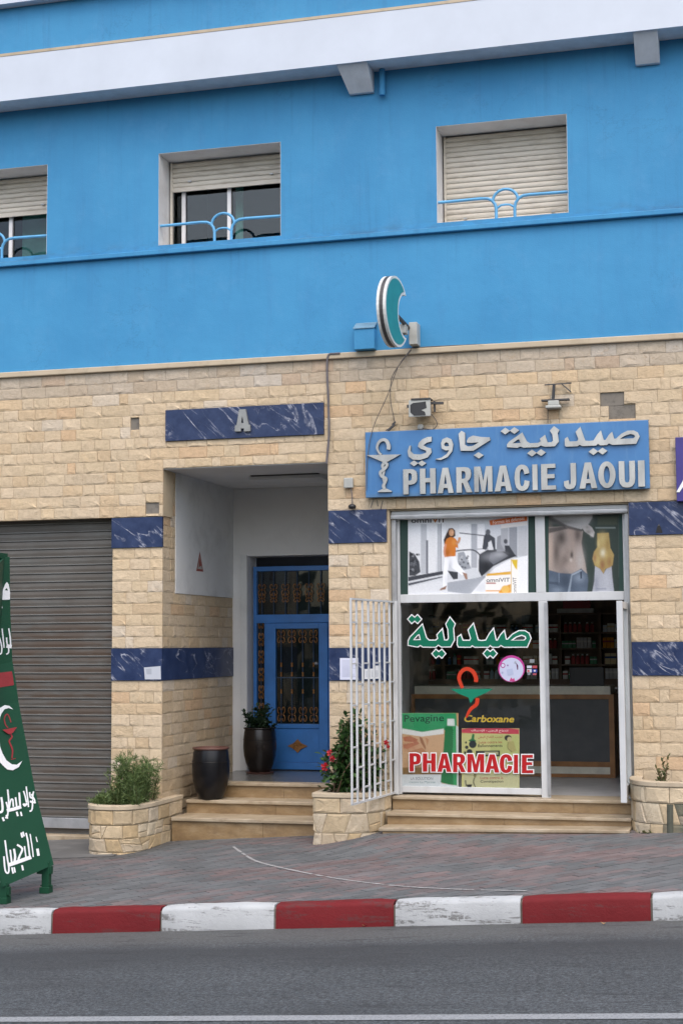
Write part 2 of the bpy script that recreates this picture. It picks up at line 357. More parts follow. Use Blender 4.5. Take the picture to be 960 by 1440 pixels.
# flat outlines (letters, marks): curve fill copes with holes
def outline_mesh(loops, extrude=0., offset=0., bevel=0.):
    cu = bpy.data.curves.new('outline', 'CURVE'); cu.dimensions = '2D'; cu.fill_mode = 'BOTH' if extrude or bevel else 'FRONT'
    cu.extrude = extrude; cu.offset = offset; cu.bevel_depth = bevel; cu.bevel_resolution = 1
    for lp in loops:
        sp = cu.splines.new('POLY'); sp.points.add(len(lp)-1); sp.use_cyclic_u = True
        for p, q in zip(sp.points, lp): p.co = (q[0], q[1], 0, 1)
    o = bpy.data.objects.new('outline', cu); me = bpy.data.meshes.new_from_object(o)
    vs = [tuple(v.co) for v in me.vertices]; fs = [tuple(p.vertices) for p in me.polygons]
    bpy.data.objects.remove(o); bpy.data.curves.remove(cu); bpy.data.meshes.remove(me)
    return vs, fs
def text_mesh(body, offset=0., shear=0.):
    cu = bpy.data.curves.new('text', 'FONT'); cu.body = body; cu.offset = offset; cu.shear = shear; cu.resolution_u = 4
    o = bpy.data.objects.new('text', cu); me = bpy.data.meshes.new_from_object(o)
    vs = [(v.co.x, v.co.y) for v in me.vertices]; fs = [tuple(p.vertices) for p in me.polygons]
    bpy.data.objects.remove(o); bpy.data.curves.remove(cu); bpy.data.meshes.remove(me)
    if not vs: return [], []
    x0 = min(v[0] for v in vs); x1 = max(v[0] for v in vs); y0 = min(v[1] for v in vs); y1 = max(v[1] for v in vs)
    return [((x-x0)/(x1-x0), (y-y0)/(y1-y0)) for x, y in vs], fs
def ribbon(pts, wd):
    """the outline of a brush stroke"""
    P = [Vector((p[0], p[1])) for p in pts]
    n = len(P); W = wd if isinstance(wd, (list, tuple)) else [wd]*n; L = []; R = []
    for i in range(n):
        d = (P[min(i+1, n-1)]-P[max(i-1, 0)]).normalized(); q = Vector((-d.y, d.x))*W[i]/2
        L.append(tuple(P[i]+q)); R.append(tuple(P[i]-q))
    return L+R[::-1]
def smooth_path(pts, k=4):
    """Catmull-Rom through the given points"""
    P = [Vector(p) for p in pts]; out = []
    for i in range(len(P)-1):
        a, b, c, d = P[max(i-1, 0)], P[i], P[i+1], P[min(i+2, len(P)-1)]
        for j in range(k):
            t = j/k; out.append(.5*((2*b)+(c-a)*t+(2*a-5*b+4*c-d)*t*t+(3*b-a-3*c+d)*t**3))
    return out+[P[-1]]
LET = {
 'P': (.53, [[(0,0),(0,1),(.3,1),(.42,.97),(.5,.9),(.53,.8),(.53,.58),(.5,.48),(.42,.41),(.3,.38),(.2,.38),(.2,0)], [(.2,.84),(.27,.84),(.32,.8),(.33,.7),(.32,.58),(.27,.54),(.2,.54)]]),
 'H': (.57, [[(0,0),(0,1),(.2,1),(.2,.62),(.37,.62),(.37,1),(.57,1),(.57,0),(.37,0),(.37,.45),(.2,.45),(.2,0)]]),
 'A': (.62, [[(0,0),(.2,1),(.42,1),(.62,0),(.42,0),(.385,.2),(.235,.2),(.2,0)], [(.26,.36),(.36,.36),(.31,.74)]]),
 'R': (.58, [[(0,0),(0,1),(.32,1),(.45,.97),(.53,.88),(.55,.74),(.53,.6),(.48,.5),(.41,.44),(.58,0),(.37,0),(.24,.38),(.2,.38),(.2,0)], [(.2,.84),(.28,.84),(.33,.8),(.345,.7),(.33,.58),(.28,.54),(.2,.54)]]),
 'M': (.72, [[(0,0),(0,1),(.25,1),(.36,.42),(.47,1),(.72,1),(.72,0),(.54,0),(.54,.7),(.43,0),(.29,0),(.18,.7),(.18,0)]]),
 'C': (.57, [[(.57,.36),(.55,.18),(.48,.06),(.38,0),(.27,-.015),(.16,.02),(.07,.12),(.02,.28),(0,.5),(.02,.72),(.07,.88),(.16,.98),(.27,1.015),(.38,1),(.48,.94),(.54,.83),(.57,.67),(.38,.63),(.36,.75),(.325,.82),(.28,.84),(.235,.8),(.21,.7),(.2,.5),(.21,.3),(.235,.2),(.28,.16),(.325,.18),(.36,.26),(.38,.4)]]),
 'I': (.2, [[(0,0),(0,1),(.2,1),(.2,0)]]),
 'E': (.48, [[(0,0),(0,1),(.47,1),(.47,.84),(.2,.84),(.2,.6),(.44,.6),(.44,.44),(.2,.44),(.2,.16),(.48,.16),(.48,0)]]),
 'J': (.45, [[(0,.3),(.01,.12),(.08,.02),(.22,-.015),(.36,.03),(.43,.15),(.45,.33),(.45,1),(.25,1),(.25,.3),(.24,.2),(.215,.165),(.19,.2),(.18,.34)]]),
 'O': (.62, [[(.31+.31*math.cos(a*math.pi/14), .5+.515*math.sin(a*math.pi/14)) for a in range(28)], [(.31+.11*math.cos(a*math.pi/8), .5+.335*math.sin(a*math.pi/8)) for a in range(16)]]),
 'U': (.57, [[(0,1),(0,.32),(.03,.14),(.11,.03),(.2,-.01),(.285,-.015),(.37,-.01),(.46,.03),(.54,.14),(.57,.32),(.57,1),(.37,1),(.37,.3),(.35,.2),(.285,.165),(.22,.2),(.2,.3),(.2,1)]]),
}
# the word traced from the shop window; used for the window lettering and, in relief, for the sign
W_SAYD = [[(866,284),(890,228),(878,197),(852,180),(812,180),(770,203),(736,238),(724,238),(712,182),(690,206),(668,244),(656,244),(639,168),(614,200),(590,244),(560,247),(535,243),(504,133),(472,172),(490,228),(482,245),(432,245),(419,208),(400,222),(399,272),(406,284),(484,285),(497,274),(514,285),(606,285),(617,272),(634,285),(674,285),(690,272),(712,285)],
          [(762,241),(792,219),(830,206),(855,215),(860,230),(848,241)]]
W_LIYA = [[(350,283),(374,240),(368,160),(379,131),(347,90),(322,132),(336,168),(340,228),(330,243),(308,243),(294,170),(262,206),(268,230),(252,244),(205,244),(186,225),(160,138),(128,172),(80,222),(68,247),(68,273),(130,284),(147,272),(166,284),(250,285),(268,270),(290,284)],
          [(102,239),(128,208),(140,202),(149,238)]]
def dots(cx, cy, a=23, b=26, gap=20):
    return [[(cx-gap-a,cy),(cx-gap,cy-b),(cx,cy-9),(cx+gap,cy-b),(cx+gap+a,cy),(cx+gap,cy+b),(cx,cy+9),(cx-gap,cy+b)]]
W_DOTS = [dots(109, 99), dots(272, 332), dots(618, 331)]
W_JA = [[(648,98),(668,78),(692,92),(692,172),(712,184),(745,180),(785,156),(735,160),(706,158),(703,148),(715,125),(745,110),(800,120),(858,122),(862,142),(835,158),(800,180),(748,213),(662,213)]]
W_WAW = [[(530,162),(540,135),(570,122),(600,135),(613,170),(606,215),(575,255),(530,275),(490,270),(535,258),(568,235),(585,210),(560,210),(535,198)], [(551,168),(563,155),(578,160),(585,180),(570,184),(555,180)]]
W_YA = [[(467,118),(467,150),(435,158),(412,176),(436,190),(463,196),(467,225),(440,258),(390,275),(340,272),(312,252),(305,215),(318,178),(328,178),(325,215),(345,235),(390,238),(430,227),(430,212),(395,200),(375,185),(380,160),(405,135),(440,120)]]
# Arabic letters in their joined shapes: isolated, final, initial, medial
_AR = {'ا':'FE8DFE8E','ب':'FE8FFE90FE91FE92','ة':'FE93FE94','ت':'FE95FE96FE97FE98','ج':'FE9DFE9EFE9FFEA0','خ':'FEA5FEA6FEA7FEA8','د':'FEA9FEAA','ر':'FEADFEAE','س':'FEB1FEB2FEB3FEB4','ص':'FEB9FEBAFEBBFEBC','ط':'FEC1FEC2FEC3FEC4','ف':'FED1FED2FED3FED4','ك':'FED9FEDAFEDBFEDC','ل':'FEDDFEDEFEDFFEE0','م':'FEE1FEE2FEE3FEE4','ن':'FEE5FEE6FEE7FEE8','و':'FEEDFEEE','ي':'FEF1FEF2FEF3FEF4','إ':'FE87FE88'}
def arabic(s):
    out = []; join = False
    for i, ch in enumerate(s):
        g = _AR.get(ch)
        if not g: out.append(ch); join = False; continue
        g = [chr(int(g[k:k+4], 16)) for k in range(0, len(g), 4)]; nxt = i+1 < len(s) and s[i+1] in _AR
        if len(g) == 2: out.append(g[1] if join else g[0]); join = False
        else: out.append((g[3] if join else g[2]) if nxt else (g[1] if join else g[0])); join = nxt
    return ''.join(reversed(out))
class Print:
    """flat print on a vertical sheet: shapes given in the enlarged photograph's grid, laid on the sheet's plane, each a hair in front of the last"""
    def __init__(s, ox, oy, sc, Y, step=.00015): s.o = (ox, oy, sc); s.Y = Y; s.k = 0; s.step = step; s.mb = MB(); s.mats = []
    def P(s, x, y): q = at(s.o[0]+x/s.o[2], s.o[1]+y/s.o[2], s.Y); return q.x, q.z
    def mi(s, c):
        m = M[c] if c in M else flat(c)
        if m not in s.mats: s.mats.append(m)
        return s.mats.index(m)
    def layer(s): s.k += 1; return s.Y - s.k*s.step
    def poly(s, pts, c):
        y = s.layer(); q = [s.P(*p) for p in pts]; n = len(q)
        ar = sum(q[i][0]*q[(i+1)%n][1]-q[(i+1)%n][0]*q[i][1] for i in range(n))
        if ar < 0: q.reverse()
        s.mb.add([(x, y, z) for x, z in q], [tuple(range(n))], s.mi(c)); return s
    def rect(s, x0, y0, x1, y1, c): return s.poly([(x0, y0), (x1, y0), (x1, y1), (x0, y1)], c)
    def ell(s, cx, cy, rx, ry, c, n=20): return s.poly([(cx+rx*math.cos(2*math.pi*i/n), cy+ry*math.sin(2*math.pi*i/n)) for i in range(n)], c)
    def stroke(s, pts, wd, c, k=4):
        p = smooth_path([(a, b, 0) for a, b in pts], k) if k > 1 else [Vector((a, b, 0)) for a, b in pts]
        W_ = wd
        if isinstance(wd, (list, tuple)):
            W_ = []
            for i in range(len(p)):
                t = i/(len(p)-1)*(len(wd)-1); j = min(int(t), len(wd)-2); W_.append(wd[j]+(wd[j+1]-wd[j])*(t-j))
        return s.poly(ribbon(p, W_), c)
    def shape(s, loops, c, offset=0.):
        vs, fs = outline_mesh([[s.P(*p) for p in lp] for lp in loops], offset=offset); y = s.layer()
        s.mb.add([(v[0], y, v[1]) for v in vs], [tuple(reversed(f)) for f in fs] if False else fs, s.mi(c)); return s
    def text(s, body, quad, c, offset=0., shear=0.):
        """body fitted to a box: lower left, lower right, upper left"""
        vs, fs = text_mesh(body, offset, shear); y = s.layer()
        a, b, d = [Vector(s.P(*p)) for p in quad]
        s.mb.add([(a.x+(b.x-a.x)*u+(d.x-a.x)*v, y, a.y+(b.y-a.y)*u+(d.y-a.y)*v) for u, v in vs], fs, s.mi(c)); return s
    def done(s, name, parent): return s.mb.build(name, s.mats, parent)
import numpy as np
class Photo(Print):
    """a photographic print: a fine grid of small faces whose corners carry the print's colours, soft edged like a photograph"""
    def __init__(s, ox, oy, sc, Y, box, n, base, seed=1):
        super().__init__(ox, oy, sc, Y); s.box = box; s.nx, s.ny = n
        s.X, s.Yg = np.meshgrid(np.linspace(box[0], box[2], s.nx+1), np.linspace(box[1], box[3], s.ny+1))
        s.C = np.ones(s.X.shape+(3,))*np.array(lin(base)); s.A = np.ones(s.X.shape); s.rs = np.random.RandomState(seed); s.soft = 4.; s.txts = []
    def put(s, al, c): s.C = s.C*(1-al[..., None])+np.array(lin(c))*al[..., None]; return s
    def poly(s, pts, c, soft=None, op=1.):
        so = soft or s.soft; d = np.full(s.X.shape, 1e9); ins = np.zeros(s.X.shape, bool); n = len(pts)
        for i in range(n):
            (ax, ay), (bx, by) = pts[i], pts[(i+1) % n]; ex, ey = bx-ax, by-ay; L = ex*ex+ey*ey+1e-9
            t = np.clip(((s.X-ax)*ex+(s.Yg-ay)*ey)/L, 0, 1); d = np.minimum(d, np.hypot(s.X-ax-t*ex, s.Yg-ay-t*ey))
            if ay != by: ins ^= ((ay > s.Yg) != (by > s.Yg)) & (s.X < (bx-ax)*(s.Yg-ay)/(by-ay)+ax)
        return s.put(np.clip(.5+np.where(ins, d, -d)/so, 0, 1)*op, c)
    def blob(s, cx, cy, rx, ry, c, op=.8): return s.put(np.exp(-(((s.X-cx)/rx)**2+((s.Yg-cy)/ry)**2))*op, c)
    def ell(s, cx, cy, rx, ry, c, n=20, soft=None, op=1.): return s.poly([(cx+rx*math.cos(2*math.pi*i/n), cy+ry*math.sin(2*math.pi*i/n)) for i in range(n)], c, soft, op)
    def grain(s, a, k=1):
        g = s.rs.normal(0, a, s.X.shape); s.C *= np.clip(1+g, .3, 1.8)[..., None]; return s
    def text(s, *a, **k):
        t = Print(*s.o, s.Y-.0002); t.text(*a, **k); s.txts.append(t); return s
    def done(s, name, parent=None):
        V = []
        for j in range(s.ny+1):
            for i in range(s.nx+1):
                x, z = s.P(s.X[j, i], s.Yg[j, i]); V.append((x, s.Y, z))
        w_ = s.nx+1; Fc = [(j*w_+i, (j+1)*w_+i, (j+1)*w_+i+1, j*w_+i+1) for j in range(s.ny) for i in range(s.nx)]
        me = bpy.data.meshes.new(name); me.from_pydata(V, [], Fc); me.materials.append(M['photo_print'])
        ca = me.color_attributes.new('tint', 'FLOAT_COLOR', 'POINT'); buf = np.ones((len(V), 4)); buf[:, :3] = np.clip(s.C.reshape(-1, 3), 0, 1); ca.data.foreach_set('color', buf.ravel().astype(np.float32))
        o = bpy.data.objects.new(name, me); COL.objects.link(o)
        for t in s.txts: t.done('print_lettering', o)
        return o
k = NT('photo_print'); k.fin(k.n('Attribute', attribute_name='tint').outputs['Color'], .55, 0., .25); M['photo_print'] = k.m
# ================================================================ SETTING: road, pavement, kerb
def road_z(x, y): return .062*x - .30 - .007*(y+3.9)
XL, XR = -60, 60
m = MB(); ys = [-3.9, -5, -7.5, -11, -40]
for i in range(len(ys)-1):
    a, b = ys[i], ys[i+1]
    m.add([(XL, b, road_z(XL, b)), (XR, b, road_z(XR, b)), (XR, a, road_z(XR, a)), (XL, a, road_z(XL, a))], [(0, 1, 2, 3)])
tag(m.build('road', 'asphalt'), kind='structure')
m = MB(); m.add([(-400, -400, -40), (400, -400, -40), (400, 400, -40), (-400, 400, -40)], [(0, 1, 2, 3)])
tag(m.build('ground', 'soil'), kind='structure')
m = MB()
for i in range(60):                                                  # the worn white lane line
    x0 = -12+i*.4; x1 = x0+.4
    m.add([(x0, -7.06, road_z(x0, -7.06)+.004), (x1, -7.06, road_z(x1, -7.06)+.004), (x1, -6.93, road_z(x1, -6.93)+.004), (x0, -6.93, road_z(x0, -6.93)+.004)], [(0, 1, 2, 3)])
k = NT('road_paint'); c = k.mix(k.ramp(k.noise(60, 5, .8), [(.48, 0.0), (.62, .75)]), (.27, .285, .295), (.08, .085, .09)); M['road_paint'] = k.fin(c, .7)
tag(m.build('road_line', 'road_paint'), kind='structure')
# pavement: bed plus every paver in one mesh
m = MB()
def gq(m, x0, x1, y0, y1, dz): m.add([(x0, y0, ground_z(x0, y0)+dz), (x1, y0, ground_z(x1, y0)+dz), (x1, y1, ground_z(x1, y1)+dz), (x0, y1, ground_z(x0, y1)+dz)], [(0, 1, 2, 3)])
gq(m, -40, -7, -3.76, .9, 0); gq(m, 9, 40, -3.76, .9, 0); gq(m, -7, 9, -3.76, .9, -.012)
pav = tag(m.build('pavement', 'cement'), kind='structure')
m = MB(); rng = random.Random(3); PL, PW = .20, .10; ca = math.cos(math.radians(45)); sa = ca
from mathutils import noise as mnoise
def emit_paver(u, v, lu, lv):
    g = .0025; q = [(u+g, v+g), (u+lu-g, v+g), (u+lu-g, v+lv-g), (u+g, v+lv-g)]
    P = [(a*ca-b*sa+1, a*sa+b*ca-1.7) for a, b in q]
    cx = sum(p[0] for p in P)/4; cy = sum(p[1] for p in P)/4
    if not (-6.9 < cx < 8.9 and -3.80 < cy < .62): return
    P = [(p[0], max(p[1], -3.752)) for p in P]
    if max(p[1] for p in P) < -3.75: return
    dz = rng.uniform(-.0018, .0018); tz = rng.uniform(-.006, .006)
    n = mnoise.noise(Vector((cx*.55+cy*.5, cy*1.5-cx*.15, 1.7)))+.55*mnoise.noise(Vector((cx*1.4, cy*2.6, 5)))+rng.uniform(-.40, .40)
    r = max(0, min(.8, (n+.22)*1.1)); v_ = rng.uniform(.82, 1.14)
    gr = (.118, .126, .131); rd = (.178, .122, .118)
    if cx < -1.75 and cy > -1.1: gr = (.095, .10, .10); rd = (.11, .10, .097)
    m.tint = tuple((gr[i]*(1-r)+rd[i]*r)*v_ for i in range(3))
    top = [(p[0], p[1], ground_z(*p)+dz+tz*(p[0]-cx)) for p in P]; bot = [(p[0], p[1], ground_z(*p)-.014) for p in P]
    m.add(top+bot, [(0, 1, 2, 3), (0, 4, 5, 1), (1, 5, 6, 2), (2, 6, 7, 3), (3, 7, 4, 0)])
j = 0; v = -12
while v < 12:
    u = -12 + (PL/2 if j % 2 else 0)
    while u < 12: emit_paver(u, v, PL, PW); u += PL
    v += PW; j += 1
o = m.build('paver', 'paver', pav); o['kind'] = 'stuff'
# curved chalk line
pts = [on_ground(*p) for p in smooth_path([(328, 1191, 0), (342, 1201, 0), (365, 1213, 0), (420, 1226, 0), (480, 1237, 0), (560, 1246.5, 0), (640, 1251, 0), (740, 1253.5, 0)], 12) for p in [(p[0], p[1])]]
m = MB(); rng = random.Random(2)
for a, b in zip(pts[:-1], pts[1:]):
    d = (b-a); sd = Vector((-d.y, d.x, 0)).normalized()*(.013+rng.uniform(-.003, .004))
    if rng.random() < .08: continue
    q = [a-sd, b-sd, b+sd, a+sd]; m.add([(p.x, p.y, ground_z(p.x, p.y)+.005) for p in q], [(0, 1, 2, 3)])
k = NT('chalk'); c = k.mix(k.ramp(k.noise(50, 5, .8), [(.45, 0.0), (.62, .7)]), (.36, .36, .36), (.14, .14, .14)); M['chalk'] = k.fin(c, .9)
tag(m.build('painted_arc', 'chalk'), kind='structure')
# kerb: one stone per metre, painted white and red by turns
kb = MB()
for i in range(40):
    x0 = -40+i*2; kb.add([(x0, -3.88, road_z(x0, -3.9)-.1), (x0+2, -3.88, road_z(x0+2, -3.9)-.1), (x0+2, -3.88, ground_z(x0+2, -3.88)-.03), (x0, -3.88, ground_z(x0, -3.88)-.03),
        (x0, -3.74, ground_z(x0, -3.74)-.03), (x0+2, -3.74, ground_z(x0+2, -3.74)-.03)], [(0, 1, 2, 3), (3, 2, 5, 4)])
kerb = tag(kb.build('kerb', 'cement'), kind='structure')
edges = [-6.2, -5.2, -4.21, -3.24, -2.27, -1.295, -.322, .654, 1.637, 2.635, 3.618, 4.6, 5.59, 6.58]
rng = random.Random(11)
for i in range(len(edges)-1):
    red = i % 2 == 1 if True else 0
    red = (edges[i] > -1.3 and i % 2 == 1) or (edges[i] <= -1.3 and i % 2 == 1)
    x0, x1 = edges[i]+.008, edges[i+1]-.008; bm = bmesh.new()
    prof = [(-3.905, -.22), (-3.90, -.03), (-3.888, -.008), (-3.865, .004), (-3.755, .006), (-3.75, -.2)]
    n = 7; rows = []
    for s_ in range(n+1):
        x = x0+(x1-x0)*s_/n; e = .006 if s_ in (0, n) else 0
        rows.append([bm.verts.new((x, y+e*(1 if q < 4 else 0)+rng.uniform(-.004, .004), (ground_z(x, -3.9) + z - e*(1 if 1 <= q <= 4 else 0)+rng.uniform(-.004, .003)))) for q, (y, z) in enumerate(prof)])
    for a, b in zip(rows[:-1], rows[1:]):
        for q in range(len(prof)-1): bm.faces.new((a[q], b[q], b[q+1], a[q+1]))
    bm.faces.new(rows[0][::-1] if False else rows[0]); bm.faces.new(rows[-1][::-1])
    bmesh.ops.recalc_face_normals(bm, faces=bm.faces)
    me = bpy.data.meshes.new('kerb_stone'); bm.to_mesh(me); bm.free(); me.materials.append(M['kerb_red' if red else 'kerb_white'])
    o = bpy.data.objects.new('kerb_stone', me); COL.objects.link(o); o.parent = kerb; o['label'] = 'kerb stone painted dark red' if red else 'kerb stone painted worn white'
    edge_split_smooth(o, 50)
# ================================================================ BUILDING
bld = thing('building', 'sky blue building with pale stone ground floor and white eaves band above', 'building')
WX = [(-4.80, -3.344), (-1.958, -.503), (1.26, 2.672)]; WZ = (6.53, 7.60)       # upper windows
# blue walls round the windows
m = MB()
zs = [5.17, WZ[0], WZ[1], 9.42]
m.box(-7, 7.5, 0, .40, zs[0], zs[1]); m.box(-7, 7.5, 0, .40, zs[2], 8.30)
xs = [-7]+[v for p in WX for v in p]+[7.5]
for i in range(0, len(xs), 2): m.box(xs[i], xs[i+1], 0, .40, zs[1], zs[2])
wall = m.build('blue_wall', 'blue_paint', bld)
B('ledge', 'blue_paint', bld, -7, 7.5, -.055, -.001, 6.414, 6.468, bevel=.008)
# eaves: slab, white fascia, blue parapet, upper white band
B('eaves_slab', 'soffit_paint', bld, -7, 7.5, -.345, -.0015, 8.285, 8.5)
m = MB(); m.box(-7, 7.5, -.36, -.348, 8.272, 8.80); m.box(-7, 7.5, -.364, -.25, 8.803, 8.835, 1)
m.build('fascia', ['white_paint', 'coping'], bld)
B('parapet', 'blue_paint', bld, -7, 7.5, -.30, 0.4, 8.503, 9.40)
B('upper_band', 'white_paint', bld, -7, 7.5, -.42, .4, 9.403, 9.9)

def corbel(px0, px1, py, dx):
    q0, q1 = at(px0, py, -.05), at(px1, py, -.05); m = MB(); z = q0.z; zt = 8.283; yt = -.335
    m.add([(q0.x, -.05, z), (q1.x, -.05, z), (q1.x, -.002, z), (q0.x, -.002, z), (q0.x+dx, yt, zt), (q1.x, yt, zt), (q1.x, -.002, zt), (q0.x+dx, -.002, zt)], [(0,1,5,4),(1,2,6,5),(2,3,7,6),(3,0,4,7),(4,5,6,7),(3,2,1,0)]); return m
m = corbel(491, 524.5, 132.5, -.07); m.build('eaves_bracket', 'soffit_paint', bld, bevel=.004)
m = corbel(893, 927, 91.5, .0); m.build('eaves_bracket', 'soffit_paint', bld, bevel=.004)
p = at(537, 100, -.06); q = at(537, 134, -.06)
MB().tube([(p.x, -.06, 8.28), (p.x, -.06, q.z)], .033, 10).build('downpipe', 'blue_paint', bld, smooth=False)
# interior shells behind the walls (dark rooms, alcove and shop)
m = MB()
for x0, x1 in WX: m.box(x0-.3, x1+.3, .405, 2.4, 6.2, 8.0)
o = m.build('dark_room', 'dark_room', bld)
bm = bmesh.new(); bm.from_mesh(o.data); bmesh.ops.reverse_faces(bm, faces=bm.faces)
bmesh.ops.delete(bm, geom=[f for f in bm.faces if abs(f.calc_center_median().y-.405) < .01], context='FACES'); bm.to_mesh(o.data); bm.free()
# upper windows
def window(i, x0, x1, z_shut, mull):
    z0, z1 = WZ; D = .33
    wn = MB().box(x0+.001, x0+.004, .002, D+.06, z0+.001, z1-.001).box(x1-.004, x1-.001, .002, D+.06, z0+.001, z1-.001).box(x0+.004, x1-.004, .002, D+.06, z1-.004, z1-.001).box(x0+.004, x1-.004, .05, D+.06, z0+.001, z0+.004).build('window', 'white_trim', bld)
    # roller slats
    p = .0585; z = z1-.02; sl = MB()
    prof = [(0, 0), (-.006, .004), (-.011, .016), (-.012, .028), (-.009, .042), (-.002, .050), (0, .0555)]
    def slat_mesh():
        a = MB(); n = len(prof)
        vs = [(x0+.03, D+y, zz) for y, zz in prof]+[(x1-.03, D+y, zz) for y, zz in prof]+[(x0+.03, D+.008, 0), (x0+.03, D+.008, .0555), (x1-.03, D+.008, 0), (x1-.03, D+.008, .0555)]
        fs = [(k, k+n, k+n+1, k+1) for k in range(n-1)]+[(2*n, 2*n+1, 2*n+3, 2*n+2)]
        return a.add(vs, fs)
    first = None; k = 0
    while z-p > z_shut-.001:
        z -= p
        if first is None:
            first = slat_mesh().build('slat', 'slat_paint', wn); first.location.z = z
        else:
            o = first.copy(); COL.objects.link(o); o.parent = wn; o.location.z = z
        k += 1
    B('shutter_bar', 'slat_paint', wn, x0+.028, x1-.028, D-.012, D+.012, z-.052, z-.003)
    for fx in (.18, .86):
        MB().box(x0+fx*(x1-x0)-.018, x0+fx*(x1-x0)+.018, D-.04, D-.012, z+.05, z+.062).build('shutter_stop', 'steel', wn)
    B('shutter_guide', 'slat_paint', wn, x0+.02, x0+.045, D-.02, D+.02, z0+.015, z1-.02); B('shutter_guide', 'slat_paint', wn, x1-.045, x1-.02, D-.02, D+.02, z0+.015, z1-.02)
    B('pane', 'window_glass', wn, x0+.03, x1-.03, D+.075, D+.079, z0+.015, z1-.02)
    for mx in mull: B('mullion', 'white_trim', wn, mx-.022, mx+.022, D+.045, D+.073, z0+.016, z1-.02)
    return wn
p = at(258, 300, .37); q = at(322, 300, .37)
wm = (x0 := WX[1][0], p.x, q.x)
w3 = window(0, *WX[0], 7.17, [at(15, 330, .37).x, WX[0][0]+.3]); w2 = window(1, *WX[1], 7.24, [p.x, q.x]); w1 = window(2, *WX[2], 6.56, [WX[2][0]+.7])
p = at(336, 300, .7)
MB().box(p.x-.04, p.x+.05, .7, .72, 6.3, 7.9).build('curtain', 'curtain', w2); p = at(40, 310, .7); MB().box(p.x-.1, p.x+.35, .75, .77, 6.3, 7.9).build('curtain', 'curtain', w3)
def rail(wn, x0, x1):
    c = (x0+x1)/2+.03; z0 = WZ[0]; y = .05; s = .10; m = MB()
    def P(l): return [(a, y, z0+b) for a, b in l]
    for sg, xe in ((-1, x0+.005), (1, x1-.005)):
        m.tube(P([(c+sg*s, 0), (c+sg*s, .12), (c+sg*(s+.012), .17), (c+sg*(s+.045), .215), (c+sg*(s+.09), .237), (c+sg*(s+.16), .243), (xe, .238)]), .017, 8)
    m.tube(P([(c+(s+.035)*math.cos(a), .20+.125*math.sin(a)) for a in [math.pi*i/12 for i in range(13)]]), .016, 8)
    m.tube(P([(c-s+.01, .125), (c-.05, .15), (c, .156), (c+.05, .15), (c+s-.01, .125)]), .012, 8)
    return edge_split_smooth(m.build('railing', 'rail_blue', wn), 60)
for wn, xx in ((w3, WX[0]), (w2, WX[1]), (w1, WX[2])): rail(wn, *xx)
# ---------------------------------------------------------------- stone ground floor
AX = (-1.888, .022); AZ = 3.98                                        # entrance opening
SX = (.700, 3.212); SZ = 3.43                                         # shop opening
GXR = -2.498; GZT = 3.412                                             # garage shutter opening (right edge, top)
m = MB()                                                              # rough backing wall behind the stones
m.box(-7, 7.5, .02, .30, 3.98, 5.10); m.box(-7, -1.89, .02, .30, 3.45, 3.98); m.box(.024, 7.5, .02, .30, 3.45, 3.98)
m.box(-2.49, -1.91, .02, .30, -.6, 3.45); m.box(.045, .69, .02, .14, -.4, 3.45); m.box(3.225, 7.5, .02, .30, -.2, 3.45); m.box(-7, -5.6, .02, .3, -.6, 3.45)
sf = m.build('stone_facade', 'mortar', bld)
B('stone_coping', 'coping', bld, -7, 7.5, -.045, .018, 5.104, 5.168, bevel=.01)
# marble bands
MARB = [(-2.498, -1.889, 3.10, 3.437), (-2.492, -1.887, 1.622, 1.977), (-1.853, -.014, 4.283, 4.632), (.033, .672, 3.092, 3.447), (.03, .692, 1.622, 1.967), (3.222, 5.2, 3.10, 3.437), (3.222, 5.2, 1.672, 2.011)]
for a in MARB:
    B('marble_panel', 'marble', bld, a[0], a[1], -.028 if a[2] > 4 else -.02, .019, a[2], a[3], bevel=.002)
def rect_px(x0, y0, x1, y1):
    a = at(x0, y0); b = at(x1, y1); return (a.x, b.x, b.z, a.z)
GAPS = [rect_px(843, 553, 877, 570), rect_px(855, 570.5, 893, 588), rect_px(184, 588, 196, 604), rect_px(205, 707, 224, 722)]
for g in GAPS: B('bare_patch', 'cement', sf, g[0], g[1], .012, .0195, g[2], g[3])
HOLES = [(AX[0], AX[1], -1, AZ), (SX[0], SX[1], -1, SZ), (-5.6, GXR, -1, GZT)]+[(a[0], a[1], a[2], a[3]) for a in MARB]+GAPS
